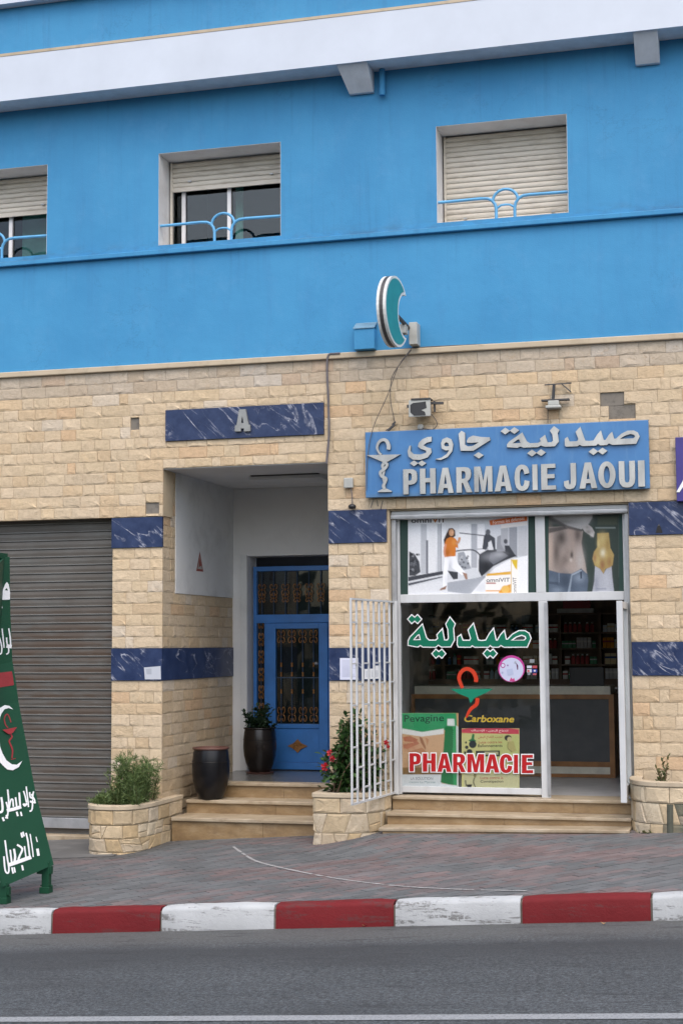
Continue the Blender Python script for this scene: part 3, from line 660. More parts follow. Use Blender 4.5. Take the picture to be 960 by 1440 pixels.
# unit stones with split faces
STONES = []; rng = random.Random(5)
def unit_stone(rg):
    nx, nz = 6, 4; vs = []; fs = []
    dx = [0, .05+rg.uniform(0, .05), .3+rg.uniform(-.05, .05), .62+rg.uniform(-.07, .07), .92-rg.uniform(0, .05), 1]; dz = [0, .10+rg.uniform(0, .12), .72+rg.uniform(-.2, .14), 1]
    t1, t2 = rg.uniform(-.4, .4), rg.uniform(-.6, .6)
    for j in range(nz):
        for i in range(nx):
            e = i in (0, nx-1) or j in (0, nz-1)
            y = -.003 if e else (-(.0042+.0088*rg.random()**1.7)*(1+t1*(dx[i]-.5)) if j == 1 else -(.0035+.0045*rg.random()))
            vs.append((dx[i]+(0 if e else rg.uniform(-.05, .05)), y, dz[j]+(0 if e else rg.uniform(-.06, .06))))
    for j in range(nz-1):
        for i in range(nx-1):
            a, b, c, d = j*nx+i, j*nx+i+1, (j+1)*nx+i+1, (j+1)*nx+i
            fs += [(a, b, c), (a, c, d)] if rg.random() < .5 else [(a, b, d), (b, c, d)]
    k = len(vs); vs += [(0, .021, 0), (1, .021, 0), (1, .021, 1), (0, .021, 1)]
    fs += [tuple([k, k+1]+[nx-1-i for i in range(nx)]), tuple([k+2, k+3]+[(nz-1)*nx+i for i in range(nx)]), tuple([k+3, k]+[j*nx for j in range(nz)]), tuple([k+1, k+2]+[(nz-1-j)*nx+nx-1 for j in range(nz)])]
    return vs, fs
UNITS = [unit_stone(rng) for _ in range(16)]; UM = []
for vs, fs in UNITS:
    me = bpy.data.meshes.new('stone'); me.from_pydata(vs, [], fs); me.materials.append(M['stone']); UM.append(me)
def stone_tint(rg, top):
    base = rg.choice([(.62, .485, .315), (.60, .47, .30), (.64, .51, .345), (.62, .48, .30), (.61, .485, .325), (.63, .50, .33), (.60, .45, .275)])
    v = rg.uniform(.88, 1.0); gm = sum(base)/3; c = [(b*.93+gm*.07)*v for b in base]
    if rg.random() < .06: c = [.62*v, .44*v, .27*v]
    if rg.random() < .07: c = [.62*v, .53*v, .41*v]
    if top: g = sum(c)/3; c = [(a*.72+g*.28)*.88 for a in c]
    return tuple(c)
def lay(zlo, zhi, n, xlo, xhi, seedx):
    """courses of stones between zlo and zhi, cut round the openings"""
    rg = random.Random(seedx); H = (zhi-zlo)/n; out = []
    for i in range(n):
        b, t = zlo+i*H, zlo+(i+1)*H; xs = {xlo, xhi}
        hs = [h for h in HOLES if h[2] < t-.004 and h[3] > b+.004 and h[1] > xlo and h[0] < xhi]
        for h in hs: xs |= {min(max(h[0], xlo), xhi), min(max(h[1], xlo), xhi)}
        xs = sorted(xs); runs = []
        for x0, x1 in zip(xs[:-1], xs[1:]):
            if x1-x0 < .012: continue
            zz = [(b, t)]
            for h in hs:
                if h[0] <= x0+.002 and h[1] >= x1-.002:
                    nz = []
                    for p, q in zz:
                        if h[2] > p+.004: nz.append((p, min(q, h[2])))
                        if h[3] < q-.004: nz.append((max(p, h[3]), q))
                    zz = nz
            for p, q in zz:
                if q-p > .018: runs.append([x0, x1, p, q])
        # join neighbours of equal height
        runs.sort(key=lambda r: (r[2], r[0])); J = []
        for r in runs:
            if J and abs(J[-1][1]-r[0]) < .002 and abs(J[-1][2]-r[2]) < .002 and abs(J[-1][3]-r[3]) < .002: J[-1][1] = r[1]
            else: J.append(list(r))
        for x0, x1, p, q in J:
            x = x0
            while x < x1-.005:
                w_ = rg.choice([.16, .2, .23, .26, .29, .33, .10])*rg.uniform(.92, 1.08)
                if x1-(x+w_) < .09: w_ = x1-x
                w_ = min(w_, x1-x, .42) if x1-x < .42 else w_
                out.append((x, x+w_, p, q, rg)); x += w_
    return out
rects = []
for r in lay(3.445, 5.102, 13, -7, 7.4, 21): rects.append(r)
for zlo, zhi, n in ((1.98, 3.098, 9), (-.25, 1.62, 15)):
    rects += lay(zlo, zhi, n, -2.49, -1.889, 31)
for zlo, zhi, n in ((1.97, 3.09, 9), (-.1, 1.62, 14)): rects += lay(zlo, zhi, n, .026, .69, 41)
for zlo, zhi, n in ((2.013, 3.098, 8), (.05, 1.67, 12)): rects += lay(zlo, zhi, n, 3.216, 5.2, 51)
tgt = Vector((.1, 0, 3)); cand = []
for x0, x1, p, q, rg in rects:
    cx, cz = (x0+x1)/2, (p+q)/2
    vis = -3.75 < cx < 3.85 and not (.46 < cx < 3.45 and 3.57 < cz < 4.26) and cz > .0 and not (cx < -1.9 and cz < .4)
    cand.append(((x1-x0)*(q-p) if vis else 0, x0, x1, p, q))
cand.sort(reverse=True); rng = random.Random(8); mass = MB(); g = .0013
for k, (ar, x0, x1, p, q) in enumerate(cand):
    ui = rng.randrange(16); tnt = stone_tint(rng, p > 4.8)
    fl = rng.random() < .5
    if k < 222 and ar > 0:
        o = bpy.data.objects.new('stone', UM[ui]); COL.objects.link(o); o.parent = sf
        o.location = (x0+g, 0, p+g); o.scale = (x1-x0-2*g, rng.uniform(.8, 1.15), q-p-2*g); o.color = (*tnt, 1)
    else:
        mass.tint = tnt; vs, fs = UNITS[ui]
        mass.add([(x0+g+v[0]*(x1-x0-2*g), v[1], p+g+v[2]*(q-p-2*g)) for v in vs], fs)
# ---------------------------------------------------------------- entrance alcove
AD = 2.4
side = lay_side = []
m = MB(); m.box(-2.3, -1.93, .30, 2.6, -.6, 4.2); alc = m.build('alcove_side_wall', 'mortar', bld)
B('alcove_side_plaster', 'plaster', bld, -1.93, -1.898, .42, AD, 2.60, AZ)
B('alcove_ceiling', 'plaster_light', bld, -1.93, .3, .302, AD+.4, AZ+.002, AZ+.15)
B('alcove_right_wall', 'plaster_light', bld, .05, .3, .305, AD+.3, -.4, AZ)
B('alcove_lintel', 'plaster_light', bld, -1.93, .045, .012, .301, AZ-.008, AZ-.0005)
# back wall round the door
DX0 = at(348, 1000, AD).x; DTOP = at(352, 782, AD).z
m = MB(); m.box(-1.93, DX0, AD, AD+.35, .3, AZ); m.box(DX0, .05, AD, AD+.35, DTOP, AZ); m.build('alcove_back_wall', 'plaster_light', bld)
m = MB(); m.box(DX0-.09, DX0-.002, AD-.018, AD-.001, .45, DTOP+.02); m.build('door_trim', 'plaster', bld)
B('ceiling_hatch', 'plaster', bld, at(352, 671, 1.05).x, at(452, 669, 1.05).x, 1.0, 1.42, AZ-.05, AZ-.001, bevel=.004)
B('hatch_gap', 'dark_metal', bld, at(354, 671, 1.0).x, at(449, 669, 1.0).x, .96, 1.0, AZ-.012, AZ-.0012)
# stones of the side wall: laid on a plane facing right
def side_rects():
    rg = random.Random(77); out = []
    def course(b, t, y0, y1):
        y = y0
        while y < y1-.005:
            w_ = rg.choice([.2, .26, .31, .36])*rg.uniform(.9, 1.1)
            if y1-(y+w_) < .1: w_ = y1-y
            out.append((y, y+w_, b, t)); y += w_
    for z0, z1, n, y1 in ((2.60, 3.975, 11, .42), (1.978, 2.60, 5, AD), (-.1, 1.62, 14, AD)):
        for i in range(n): course(z0+(z1-z0)*i/n, z0+(z1-z0)*(i+1)/n, .03, y1)
    return out
for y0, y1, p, q in side_rects():
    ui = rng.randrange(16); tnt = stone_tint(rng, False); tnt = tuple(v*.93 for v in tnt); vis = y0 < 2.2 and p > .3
    if vis and y1-y0 > .15 and p < 2.55:
        o = bpy.data.objects.new('stone', UM[ui]); COL.objects.link(o); o.parent = alc
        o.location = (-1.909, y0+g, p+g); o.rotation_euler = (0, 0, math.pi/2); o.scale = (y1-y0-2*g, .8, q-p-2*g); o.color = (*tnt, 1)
    else:
        mass.tint = tnt; vs, fs = UNITS[ui]
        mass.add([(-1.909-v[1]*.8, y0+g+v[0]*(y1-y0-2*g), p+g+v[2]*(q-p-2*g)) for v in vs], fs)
o = mass.build('stone_mass', 'stone_mass', sf); o['kind'] = 'stuff'
B('marble_panel', 'marble', bld, -1.93, -1.894, .022, AD-.01, 1.622, 1.977)
# plinth at the foot of the side wall
# steps of the entrance
def steps(name, x0, x1, rows, y_back, jx):
    """rows: (front y, top z, riser bottom z at left, at right)"""
    for i, (y, z, zb0, zb1) in enumerate(rows):
        yb = rows[i+1][0]+.03 if i+1 < len(rows) else y_back
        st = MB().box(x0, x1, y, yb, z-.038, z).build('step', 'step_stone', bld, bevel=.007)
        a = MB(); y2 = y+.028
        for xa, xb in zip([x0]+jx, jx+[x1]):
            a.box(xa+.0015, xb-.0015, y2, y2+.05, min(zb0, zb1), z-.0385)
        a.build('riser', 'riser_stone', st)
p1 = at(340, 1152, .05).z; p2 = at(340, 1126, .5).z; p3 = at(340, 1100.5, .82).z
steps('entrance', -1.80, .018, [(.05, p1, -.25, -.25), (.5, p2, p1-.02, p1-.02), (.82, p3, p2-.02, p2-.02)], 1.0, [-.75])
B('landing', 'dark_floor', bld, -1.86, .05, 1.002, AD+.2, p3-.2, p3-.001)
LAND = p3
# ---------------------------------------------------------------- entrance door
DY = AD+.14
def dp(px, py): q = at(px, py, DY); return q.x, q.z
xl, ztop = dp(356, 797); zt0 = dp(400, 876)[1]; zt1 = dp(400, 864)[1]; zb = LAND; xs1 = dp(372, 900)[0]; xd0 = dp(374.5, 900)[0]; gl0 = dp(388, 900)[0]; gl1 = dp(448.5, 900)[0]; xd1 = dp(461, 900)[0]; xr = .045
dr = MB().box(xl, xl+.045, DY, DY+.08, zb, ztop).box(xl+.045, xr, DY, DY+.08, ztop-.06, ztop).box(xl+.045, xr, DY, DY+.08, zt0, zt1).box(xs1, xd0, DY-.01, DY+.08, zb, zt0).box(xd1+.002, xr, DY, DY+.08, zb, zt0).box(xl+.045, xs1, DY, DY+.06, zb, zb+.62).build('entrance_door', 'door_blue', bld, bevel=.005)
gz0 = dp(420, 1018)[1]; gz1 = dp(420, 884)[1]
leaf_ = MB().box(xd0+.003, gl0, DY-.02, DY+.04, zb+.012, zt0-.003).box(gl1, xd1, DY-.02, DY+.04, zb+.012, zt0-.003).box(gl0, gl1, DY-.02, DY+.04, gz1, zt0-.003).box(gl0, gl1, DY-.02, DY+.04, gz0-.055, gz0).box(gl0, gl1, DY-.02, DY+.04, zb+.012, zb+.1).box(gl0, gl1, DY-.004, DY+.03, zb+.1, gz0-.055).build('door_leaf', 'door_blue', dr, bevel=.005)
B('door_glass', 'window_glass', dr, gl0, gl1, DY+.02, DY+.024, gz0, gz1)
B('transom_glass', 'window_glass', dr, xl+.045, xr, DY+.05, DY+.054, zt1, ztop-.06)
B('side_glass', 'window_glass', dr, xl+.045, xs1, DY+.05, DY+.054, zb+.62, zt0)
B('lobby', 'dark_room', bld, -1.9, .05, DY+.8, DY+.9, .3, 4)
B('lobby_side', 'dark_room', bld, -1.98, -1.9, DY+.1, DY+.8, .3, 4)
def scroll(m, cx, cz, hw, hh, y, mi=1):
    """wrought iron scrolls: mirrored C curves"""
    for sx in (-1, 1):
        for sz in (-1, 1):
            pts = []
            for i in range(9):
                a = -math.pi*.5+i/8*math.pi*1.55; r = 1-.45*i/8
                pts.append((cx+sx*hw*(.52+.46*r*math.cos(a)), y, cz+sz*hh*(.5+.42*r*math.sin(a))))
            m.tube(pts, .0055, 5, mi)
    m.add([(cx-.014, y, cz), (cx, y-.012, cz-.02), (cx+.014, y, cz), (cx, y-.012, cz+.02)], [(0, 1, 2, 3)], mi)
def knuckle(m, cx, cz, y, mi=1): m.lathe([(.006, -.03), (.013, -.018), (.009, 0), (.013, .018), (.006, .03)], (cx, y, cz), 8, mi)
yg = DY-.008
for bx in [xl+.045+(.0+i+.42)*.155 for i in range(11)]:
    if bx > xr-.05: continue
    m = MB(); m.tube([(bx, DY+.025, zt1), (bx, DY+.025, ztop-.06)], .007, 6, 0); zc = (zt1+ztop-.06)/2
    scroll(m, bx, zc+.04, .052, .085, DY+.02); scroll(m, bx, zc-.07, .045, .06, DY+.02)
    m.build('transom_bar', ['iron_blue', 'bronze'], dr)
for i in range(4):
    bx = gl0+(i+.5)*(gl1-gl0)/4; m = MB(); m.tube([(bx, yg, gz0), (bx, yg, gz1)], .007, 6, 0)
    scroll(m, bx, gz1-.10, .052, .095, yg); scroll(m, bx, gz0+.12, .052, .11, yg)
    for zz in (.62, .34, .52): knuckle(m, bx, gz0+(gz1-gz0)*zz, yg)
    m.build('door_bar', ['iron_blue', 'bronze'], dr)
B('door_rail', 'iron_blue', dr, gl0, gl1, yg-.006, yg+.006, gz0+(gz1-gz0)*.48, gz0+(gz1-gz0)*.48+.01)
m = MB(); bx = (xl+.045+xs1)/2
m.tube([(bx, DY+.025, zb+.62), (bx, DY+.025, zt0)], .006, 6, 0)
for i in range(6): scroll(m, bx, zb+.75+i*.22, .035, .10, DY+.02)
m.build('side_bar', ['iron_blue', 'bronze'], dr)
cx = (gl0+gl1)/2; cz = dp(420, 1049)[1]
m = MB(); m.prism([(cx-.13, cz), (cx-.05, cz-.035), (cx, cz-.085), (cx+.05, cz-.035), (cx+.13, cz), (cx+.05, cz+.035), (cx, cz+.085), (cx-.05, cz+.035)], DY-.018, DY-.0045)
scroll(m, cx, cz, .06, .05, DY-.022, 0); m.build('door_ornament', 'bronze', dr)
m = MB(); m.lathe([(.0, -.02), (.022, -.012), (.027, 0), (.022, .012), (.0, .02)], (dp(446, 933)[0], DY-.05, dp(446, 933)[1]), 12); m.build('door_knob', 'steel', dr, smooth=True)
# ---------------------------------------------------------------- garage roller shutter
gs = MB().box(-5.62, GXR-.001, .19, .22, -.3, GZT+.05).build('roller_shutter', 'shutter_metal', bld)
z0 = at(100, 1150, .15).z; z1 = at(100, 1165, .15).z
P_ = .0948; sp = []; mm = MB(); prof = [(0, 0), (-.012, .001), (-.016, .006), (-.015, .015), (-.007, .021), (-.009, .05), (-.005, .086), (0, .0945)]
vs = [(-5.6, .17+y, z) for y, z in prof]+[(GXR-.004, .17+y, z) for y, z in prof]; n = len(prof)
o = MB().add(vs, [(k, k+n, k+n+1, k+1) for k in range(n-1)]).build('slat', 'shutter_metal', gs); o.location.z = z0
z = z0+P_
while z < GZT:
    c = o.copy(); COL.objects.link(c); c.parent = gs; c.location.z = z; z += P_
B('bottom_bar', 'steel', gs, -5.6, GXR-.006, .145, .185, z1, z0-.004, bevel=.004)
B('garage_sill', 'step_stone', bld, -5.6, GXR, .03, .4, -.36, at(100, 1175, .05).z, bevel=.006)
m = MB(); a0 = -2.0
for i in range(8):
    xa, xb = -5.6+i*(3.55/8), -5.6+(i+1)*(3.55/8)
    def zz(x, y): t = (y+.95)/.98; return ground_z(x, y)*(1-t)+max(ground_z(x, y), at(100, 1181, .03).z+(x+3)*.05)*t+.004
    m.add([(xa, -.95, zz(xa, -.95)), (xb, -.95, zz(xb, -.95)), (xb, .03, zz(xb, .03)), (xa, .03, zz(xa, .03))], [(0, 1, 2, 3)])
tag(m.build('garage_apron', 'apron'), kind='structure')
B('garage_dark', 'dark_room', bld, -5.6, GXR, .5, .55, -.4, 3.5)
# ---------------------------------------------------------------- shop front
FY = .15
def fx(px, py=900, Y=FY): return at(px, py, Y).x
def fz(py, px=700, Y=FY): return at(px, py, Y).z
FLOOR = .44
ZT0, ZT1 = fz(846), fz(834)
sf_ = MB()
sf_.box(.704, fx(563), FY, FY+.06, FLOOR-.02, SZ-.09)                   # left post
sf_.box(fx(877, 850), SX[1]-.004, FY, FY+.06, FLOOR-.02, SZ-.09)         # right post
sf_.box(fx(563)+.001, fx(877, 850)-.001, FY-.006, FY+.055, ZT0, ZT1)      # transom
sf_.box(fx(563)+.001, fx(877, 850)-.001, FY+.002, FY+.055, fz(725), SZ-.09)
sf_.box(fx(563)+.001, fx(757.5)-.001, FY+.001, FY+.055, FLOOR, fz(1108)) # bottom rail
shop = sf_.build('shop_front', 'frame_white', bld, bevel=.004)
B('mullion', 'frame_white', shop, fx(757.5), fx(770), FY-.012, FY+.05, FLOOR-.03, ZT0-.001, bevel=.004)
B('mullion', 'frame_white', shop, fx(752.5, 780), fx(766, 780), FY-.004, FY+.05, ZT1+.001, fz(725)-.001, bevel=.004)
B('door_frame', 'steel', shop, fx(764.5)+.012, fx(764.5)+.045, FY-.03, FY-.0125, FLOOR, ZT0-.02)
B('pane', 'glass', shop, fx(562), fx(758), FY+.022, FY+.028, fz(1109), ZT0+.001)
B('pane', 'glass', shop, fx(561, 780), fx(754, 780), FY+.022, FY+.028, ZT1, fz(725)+.01)
B('pane', 'glass', shop, fx(765, 780), fx(877, 780), FY+.022, FY+.028, ZT1, fz(725)+.01)
bx = MB()                                                             # rolled shutter box above the panes
bx.box(SX[0]+.003, SX[1]-.003, .05, .20, SZ-.088, SZ-.045); bx.box(SX[0]+.003, SX[1]-.003, .07, .20, SZ-.043, SZ-.003)
bx.build('shutter_box', 'frame_white', shop, bevel=.006); B('shutter_edge', 'steel', shop, SX[0]+.01, SX[1]-.01, .042, .0495, SZ-.075, SZ-.06)
B('side_channel', 'steel', shop, SX[0]+.002, SX[0]+.05, .09, FY-.002, FLOOR-.05, SZ-.09); B('side_channel', 'steel', shop, SX[1]-.04, SX[1]-.004, .09, FY-.002, FLOOR-.05, SZ-.09)
# door leaf swung outwards, seen edge on
X0, X1 = at(867, 900, -.62).x, at(875.5, 900, -.62).x
lf = MB().box(X0, X1, -.62, -.55, fz(1129, 870, -.62), ZT0-.03).box(X0, X1, .055, .125, FLOOR+.02, ZT0-.03).box(X0+.006, X1-.006, -.55, .055, ZT0-.1, ZT0-.032).box(X0+.006, X1-.006, -.55, .055, FLOOR+.05, FLOOR+.16).build('shop_door', 'frame_white', shop, bevel=.004)
B('door_pane', 'glass', lf, X0+.03, X0+.036, -.55, .055, FLOOR+.16, ZT0-.1)
MB().box(X0-.006, X0-.0005, -.60, -.57, 1.50, 1.62).tube([(X0-.003, -.585, 1.56), (X0-.03, -.585, 1.56), (X0-.03, -.52, 1.56)], .007, 6).build('door_handle', 'dark_metal', lf)
# jamb facing
B('jamb_stone', 'coping', bld, .662, .697, .031, .135, .4, SZ); B('jamb_stone', 'coping', bld, SX[1]+.003, SX[1]+.02, .031, .135, .4, SZ)
B('shop_lintel', 'coping', bld, SX[0]-.02, SX[1]+.02, .035, .30, SZ+.0015, SZ+.014)
# steps up to the shop
yS = [(-.60, None), (-.32, None), (-.02, None)]
zA = at(700, 1122.5, -.02).z; zB = at(700, 1146.5, -.32).z
FLOOR2 = zA
def stepq(x0, x1, y0, y1, za, zb, th):
    return MB().add([(x0,y0,za-th),(x1,y0,zb-th),(x1,y1,zb-th),(x0,y1,za-th),(x0,y0,za),(x1,y0,zb),(x1,y1,zb),(x0,y1,za)], [(0,1,5,4),(1,2,6,5),(2,3,7,6),(3,0,4,7),(4,5,6,7),(3,2,1,0)])
zl, zr = at(535, 1164, -.6).z, at(878, 1167, -.6).z
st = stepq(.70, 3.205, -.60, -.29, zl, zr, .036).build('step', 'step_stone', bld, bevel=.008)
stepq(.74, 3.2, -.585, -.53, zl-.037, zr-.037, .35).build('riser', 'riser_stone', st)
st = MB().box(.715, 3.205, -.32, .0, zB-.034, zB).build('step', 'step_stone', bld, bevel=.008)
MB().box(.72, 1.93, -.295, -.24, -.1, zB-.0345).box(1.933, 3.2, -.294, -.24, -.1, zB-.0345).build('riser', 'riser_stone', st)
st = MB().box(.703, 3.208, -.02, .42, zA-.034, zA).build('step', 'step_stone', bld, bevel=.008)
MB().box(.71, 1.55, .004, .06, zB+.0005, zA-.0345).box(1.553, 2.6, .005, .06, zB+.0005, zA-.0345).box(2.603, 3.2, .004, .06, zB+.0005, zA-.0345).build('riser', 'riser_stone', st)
# ---------------------------------------------------------------- inside the shop
m = MB(); m.box(.2, 5.6, .22, 5.2, FLOOR2-.002, 3.44); rm = m.build('shop_room', ['interior_wall', 'interior_floor', 'interior_ceiling'], bld)
bm = bmesh.new(); bm.from_mesh(rm.data); bmesh.ops.reverse_faces(bm, faces=bm.faces)
for f_ in bm.faces:
    c = f_.calc_center_median()
    if c.z < FLOOR2+.01: f_.material_index = 1
    elif c.z > 3.4: f_.material_index = 2
bmesh.ops.delete(bm, geom=[f_ for f_ in bm.faces if abs(f_.calc_center_median().y-.22) < .01], context='FACES'); bm.to_mesh(rm.data); bm.free()
rw = MB(); rw.box(SX[1]+.001, 5.6, .21, .219, FLOOR2, 3.44); rw.box(.2, SX[0]-.001, .21, .219, FLOOR2, 3.44); rw.build('shop_inner_wall', 'interior_wall', bld)
CY = 2.6
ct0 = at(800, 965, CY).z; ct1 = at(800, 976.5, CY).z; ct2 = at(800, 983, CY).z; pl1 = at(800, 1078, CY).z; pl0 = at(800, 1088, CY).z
cl, cr = at(583, 1000, CY).x, at(858, 1000, CY).x
ctr = thing('shop_counter', 'dark fronted pharmacy counter with cream painted reflection on top and wood trim seen through the shop door', 'counter', ((cl+cr)/2, CY+.3, FLOOR2))
B('counter_top', 'counter_cream', ctr, cl, cr, CY-.01, CY+.62, ct1, ct0); B('front_panel', 'counter_dark', ctr, cl, cr, CY+.01, CY+.03, pl1, ct2)  # cream top paints in the outdoor reflection on the glass counter
tr = MB(); tr.box(cl-.02, cr+.03, CY-.02, CY+.0, ct2, ct1-.001); tr.box(cr-.02, cr+.04, CY-.021, CY+.6, FLOOR2, ct1-.001); tr.box(cl-.04, cl, CY-.021, CY+.6, FLOOR2, ct1-.001); tr.box(cl, cr-.02, CY-.015, CY+.02, FLOOR2+.0, pl0-.001); tr.box(cl, cr-.02, CY-.012, CY+.01, pl1, pl1+.06)
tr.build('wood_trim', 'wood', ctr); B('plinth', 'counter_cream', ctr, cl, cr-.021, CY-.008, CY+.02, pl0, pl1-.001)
a = at(800, 938, CY+.25); b = at(849, 964, CY+.25)
mo = thing('monitor', 'black computer monitor turned away on the shop counter', 'monitor', ((a.x+b.x)/2, CY+.25, ct0))
B('screen', 'black_plastic', mo, a.x, b.x, CY+.23, CY+.27, b.z+.0, a.z, bevel=.006)
x = at(792, 970, CY+.25).x; B('stand', 'black_plastic', mo, (a.x+b.x)/2-.03, (a.x+b.x)/2+.03, CY+.245, CY+.275, ct0+.012, b.z+.05); B('base', 'black_plastic', mo, (a.x+b.x)/2-.11, (a.x+b.x)/2+.11, CY+.18, CY+.34, ct0+.0005, ct0+.012)
SHY = 4.35
rows = [at(810, q, SHY).z for q in (955, 934, 911.5, 889)]+[at(810, 862, SHY).z]
sx0, sx1 = at(570, 920, SHY).x, at(880, 920, SHY).x
sh = thing('shelf_unit', 'dark wooden shelves of medicines along the back wall of the shop', 'shelves', ((sx0+sx1)/2, SHY+.3, FLOOR2))
B('back_panel', 'dark_wood', sh, sx0, sx1, SHY+.32, SHY+.34, FLOOR2, 3.2)
for z in rows: B('shelf', 'dark_wood', sh, sx0, sx1, SHY, SHY+.319, z-.02, z)
nd = 6
for i in range(nd+1):
    xx = sx0+(at(843, 920, SHY).x-sx0)*i/(nd-1) if i < nd else sx1
    B('upright', 'dark_wood', sh, xx-.018, xx+.018, SHY-.004, SHY+.318, FLOOR2, rows[-1]-.021)
B('lower_cabinet', 'dark_wood', sh, sx0, sx1, SHY-.05, SHY-.005, FLOOR2, rows[0]-.022)
rg = random.Random(4); pal = ['f0f0ec', 'f2efe4', 'dfe8ee', 'b5cbd8', 'e09a30', 'c83a30', '6aa582', '4a6ea0', 'ead9b0', 'dcdcdc', 'f6f4f0', 'b85a5a']
CART = []
for i in range(12):
    hgt = rg.uniform(.085, .15); wd = rg.uniform(.035, .075); dp_ = .06
    if i % 4 == 3:
        a = MB().lathe([(.0, 0), (.024, 0), (.026, .01), (.026, hgt*.6), (.02, hgt*.72), (.011, hgt*.78), (.011, hgt*.85)], (0, 0, 0), 10).lathe([(.0, hgt*.85), (.014, hgt*.85), (.014, hgt), (0, hgt)], (0, 0, 0), 10, 1)
        name = 'medicine_bottle'
    else:
        a = MB().box(-wd/2, wd/2, -dp_/2, dp_/2, 0, hgt).box(-wd/2-.0005, wd/2+.0005, -dp_/2-.0008, dp_/2-.002, hgt*.55, hgt*.72, 1).box(-wd/2+.002, wd/2-.002, -dp_/2+.004, dp_/2-.004, hgt, hgt+.002)
        name = 'medicine_box'
    o = a.build(name, [flat(pal[i]), flat(pal[(i*5+3) % 12])]); tag(o, 'small bottle standing on the dark shelves at the back of the shop' if name == 'medicine_bottle' else 'small carton standing on the dark shelves at the back of the shop', 'bottle' if name == 'medicine_bottle' else 'carton', 'medicines on the shop shelves')
    CART.append((o, wd if i % 4 != 3 else .055)); o.location = (0, 0, -30)
used = set(); cname = ['white', 'cream', 'pale blue', 'blue', 'orange', 'red', 'green', 'dark blue', 'tan', 'pale grey', 'off white', 'dull red']
ups = [sx0+(at(843, 920, SHY).x-sx0)*i/(nd-1) for i in range(nd)]
for r_, z in enumerate(rows[:4]):
    x = sx0+.05
    while x < sx1-.05:
        k = rg.choice([0, 0, 1, 1, 2, 2, 3, 4, 5, 6, 7, 8, 9, 9, 10, 10, 11]); o, wd = CART[k]
        run = rg.randint(1, 4)
        for _ in range(run):
            if x+wd > sx1-.05 : break
            if any(abs(x+wd/2-u) < wd/2+.022 for u in ups): x += .05; continue
            c = o if k not in used else o.copy()
            if k in used: COL.objects.link(c)
            used.add(k); kd = 'bottle' if k % 4 == 3 else 'carton'; c['label'] = 'small %s %s on the %s shelf inside the dark shop' % (cname[k], kd, ('lowest', 'second lowest', 'third lowest', 'topmost')[r_])
            c.location = (x+wd/2, SHY+.036+rg.uniform(0, .02), z+.0005); x += wd+.006
        x += rg.choice([.0, .005, .01, .04])
for k in range(12):
    if k not in used: bpy.data.objects.remove(CART[k][0])
a = at(782, 855.5, SHY); b = at(833, 861.5, SHY)
ac = thing('display_box', 'pale box with a red top lying above the shelves inside the shop', 'box', ((a.x+b.x)/2, SHY+.1, rows[-1]))
B('base', 'interior_ceiling', ac, a.x, b.x, SHY+.02, SHY+.2, rows[-1]+.0005, rows[-1]+.06); B('lid', 'sign_red', ac, a.x+.08, b.x-.04, SHY+.03, SHY+.2, rows[-1]+.061, rows[-1]+.2)
# ---------------------------------------------------------------- grille gate standing open across the left jamb
G0, G1 = Vector((.587, -1.2, 0)), Vector((.722, .06, 0)); GZ0, GZ1 = .445, 2.455
gt = thing('security_gate', 'white barred security gate swung out from the left side of the shop window', 'gate', (G1.x, G1.y, GZ0))
bxs = [492.9, 501.5, 510, 518.3, 525.8, 533.6, 540.7, 548]; pts = []
for px in bxs:
    lo, hi = 0., 1.
    for _ in range(40):
        t = (lo+hi)/2; p = G0.lerp(G1, t)
        d = ray(px, 950); q = CAM+d*((p.y-CAM.y)/d.y)
        if q.x > p.x: lo = t
        else: hi = t
    pts.append(G0.lerp(G1, lo))
ext = 2*pts[-1]-pts[-2]; pts.append(Vector((ext.x, min(ext.y, .06), 0)))
for p in pts:
    MB().obox((p.x, p.y, GZ0), (p.x, p.y, GZ1), .020, .020, up=Vector((0, 1, 0))).build('bar', 'frame_white', gt)
ra = MB(); ra.obox((pts[0].x, pts[0].y, GZ1), (pts[-1].x, pts[-1].y, GZ1), .024, .02); ra.build('top_rail', 'frame_white', gt)
ra = MB(); ra.obox((pts[0].x, pts[0].y, GZ0), (pts[-1].x, pts[-1].y, GZ0), .024, .02); ra.build('bottom_rail', 'frame_white', gt)
for i in range(len(pts)-1):
    for r_ in range(11):
        if r_ % 2 == i % 2: continue
        z = GZ1-.23-(r_-1)*.205
        if z > GZ0+.1 and z < GZ1-.1: MB().obox((pts[i].x, pts[i].y, z), (pts[i+1].x, pts[i+1].y, z), .014, .016).build('tie_bar', 'frame_white', gt)
MB().obox((.745, .08, GZ0-.02), (.745, .08, GZ1+.01), .034, .034, up=Vector((0, 1, 0))).build('hinge_post', 'frame_white', gt)
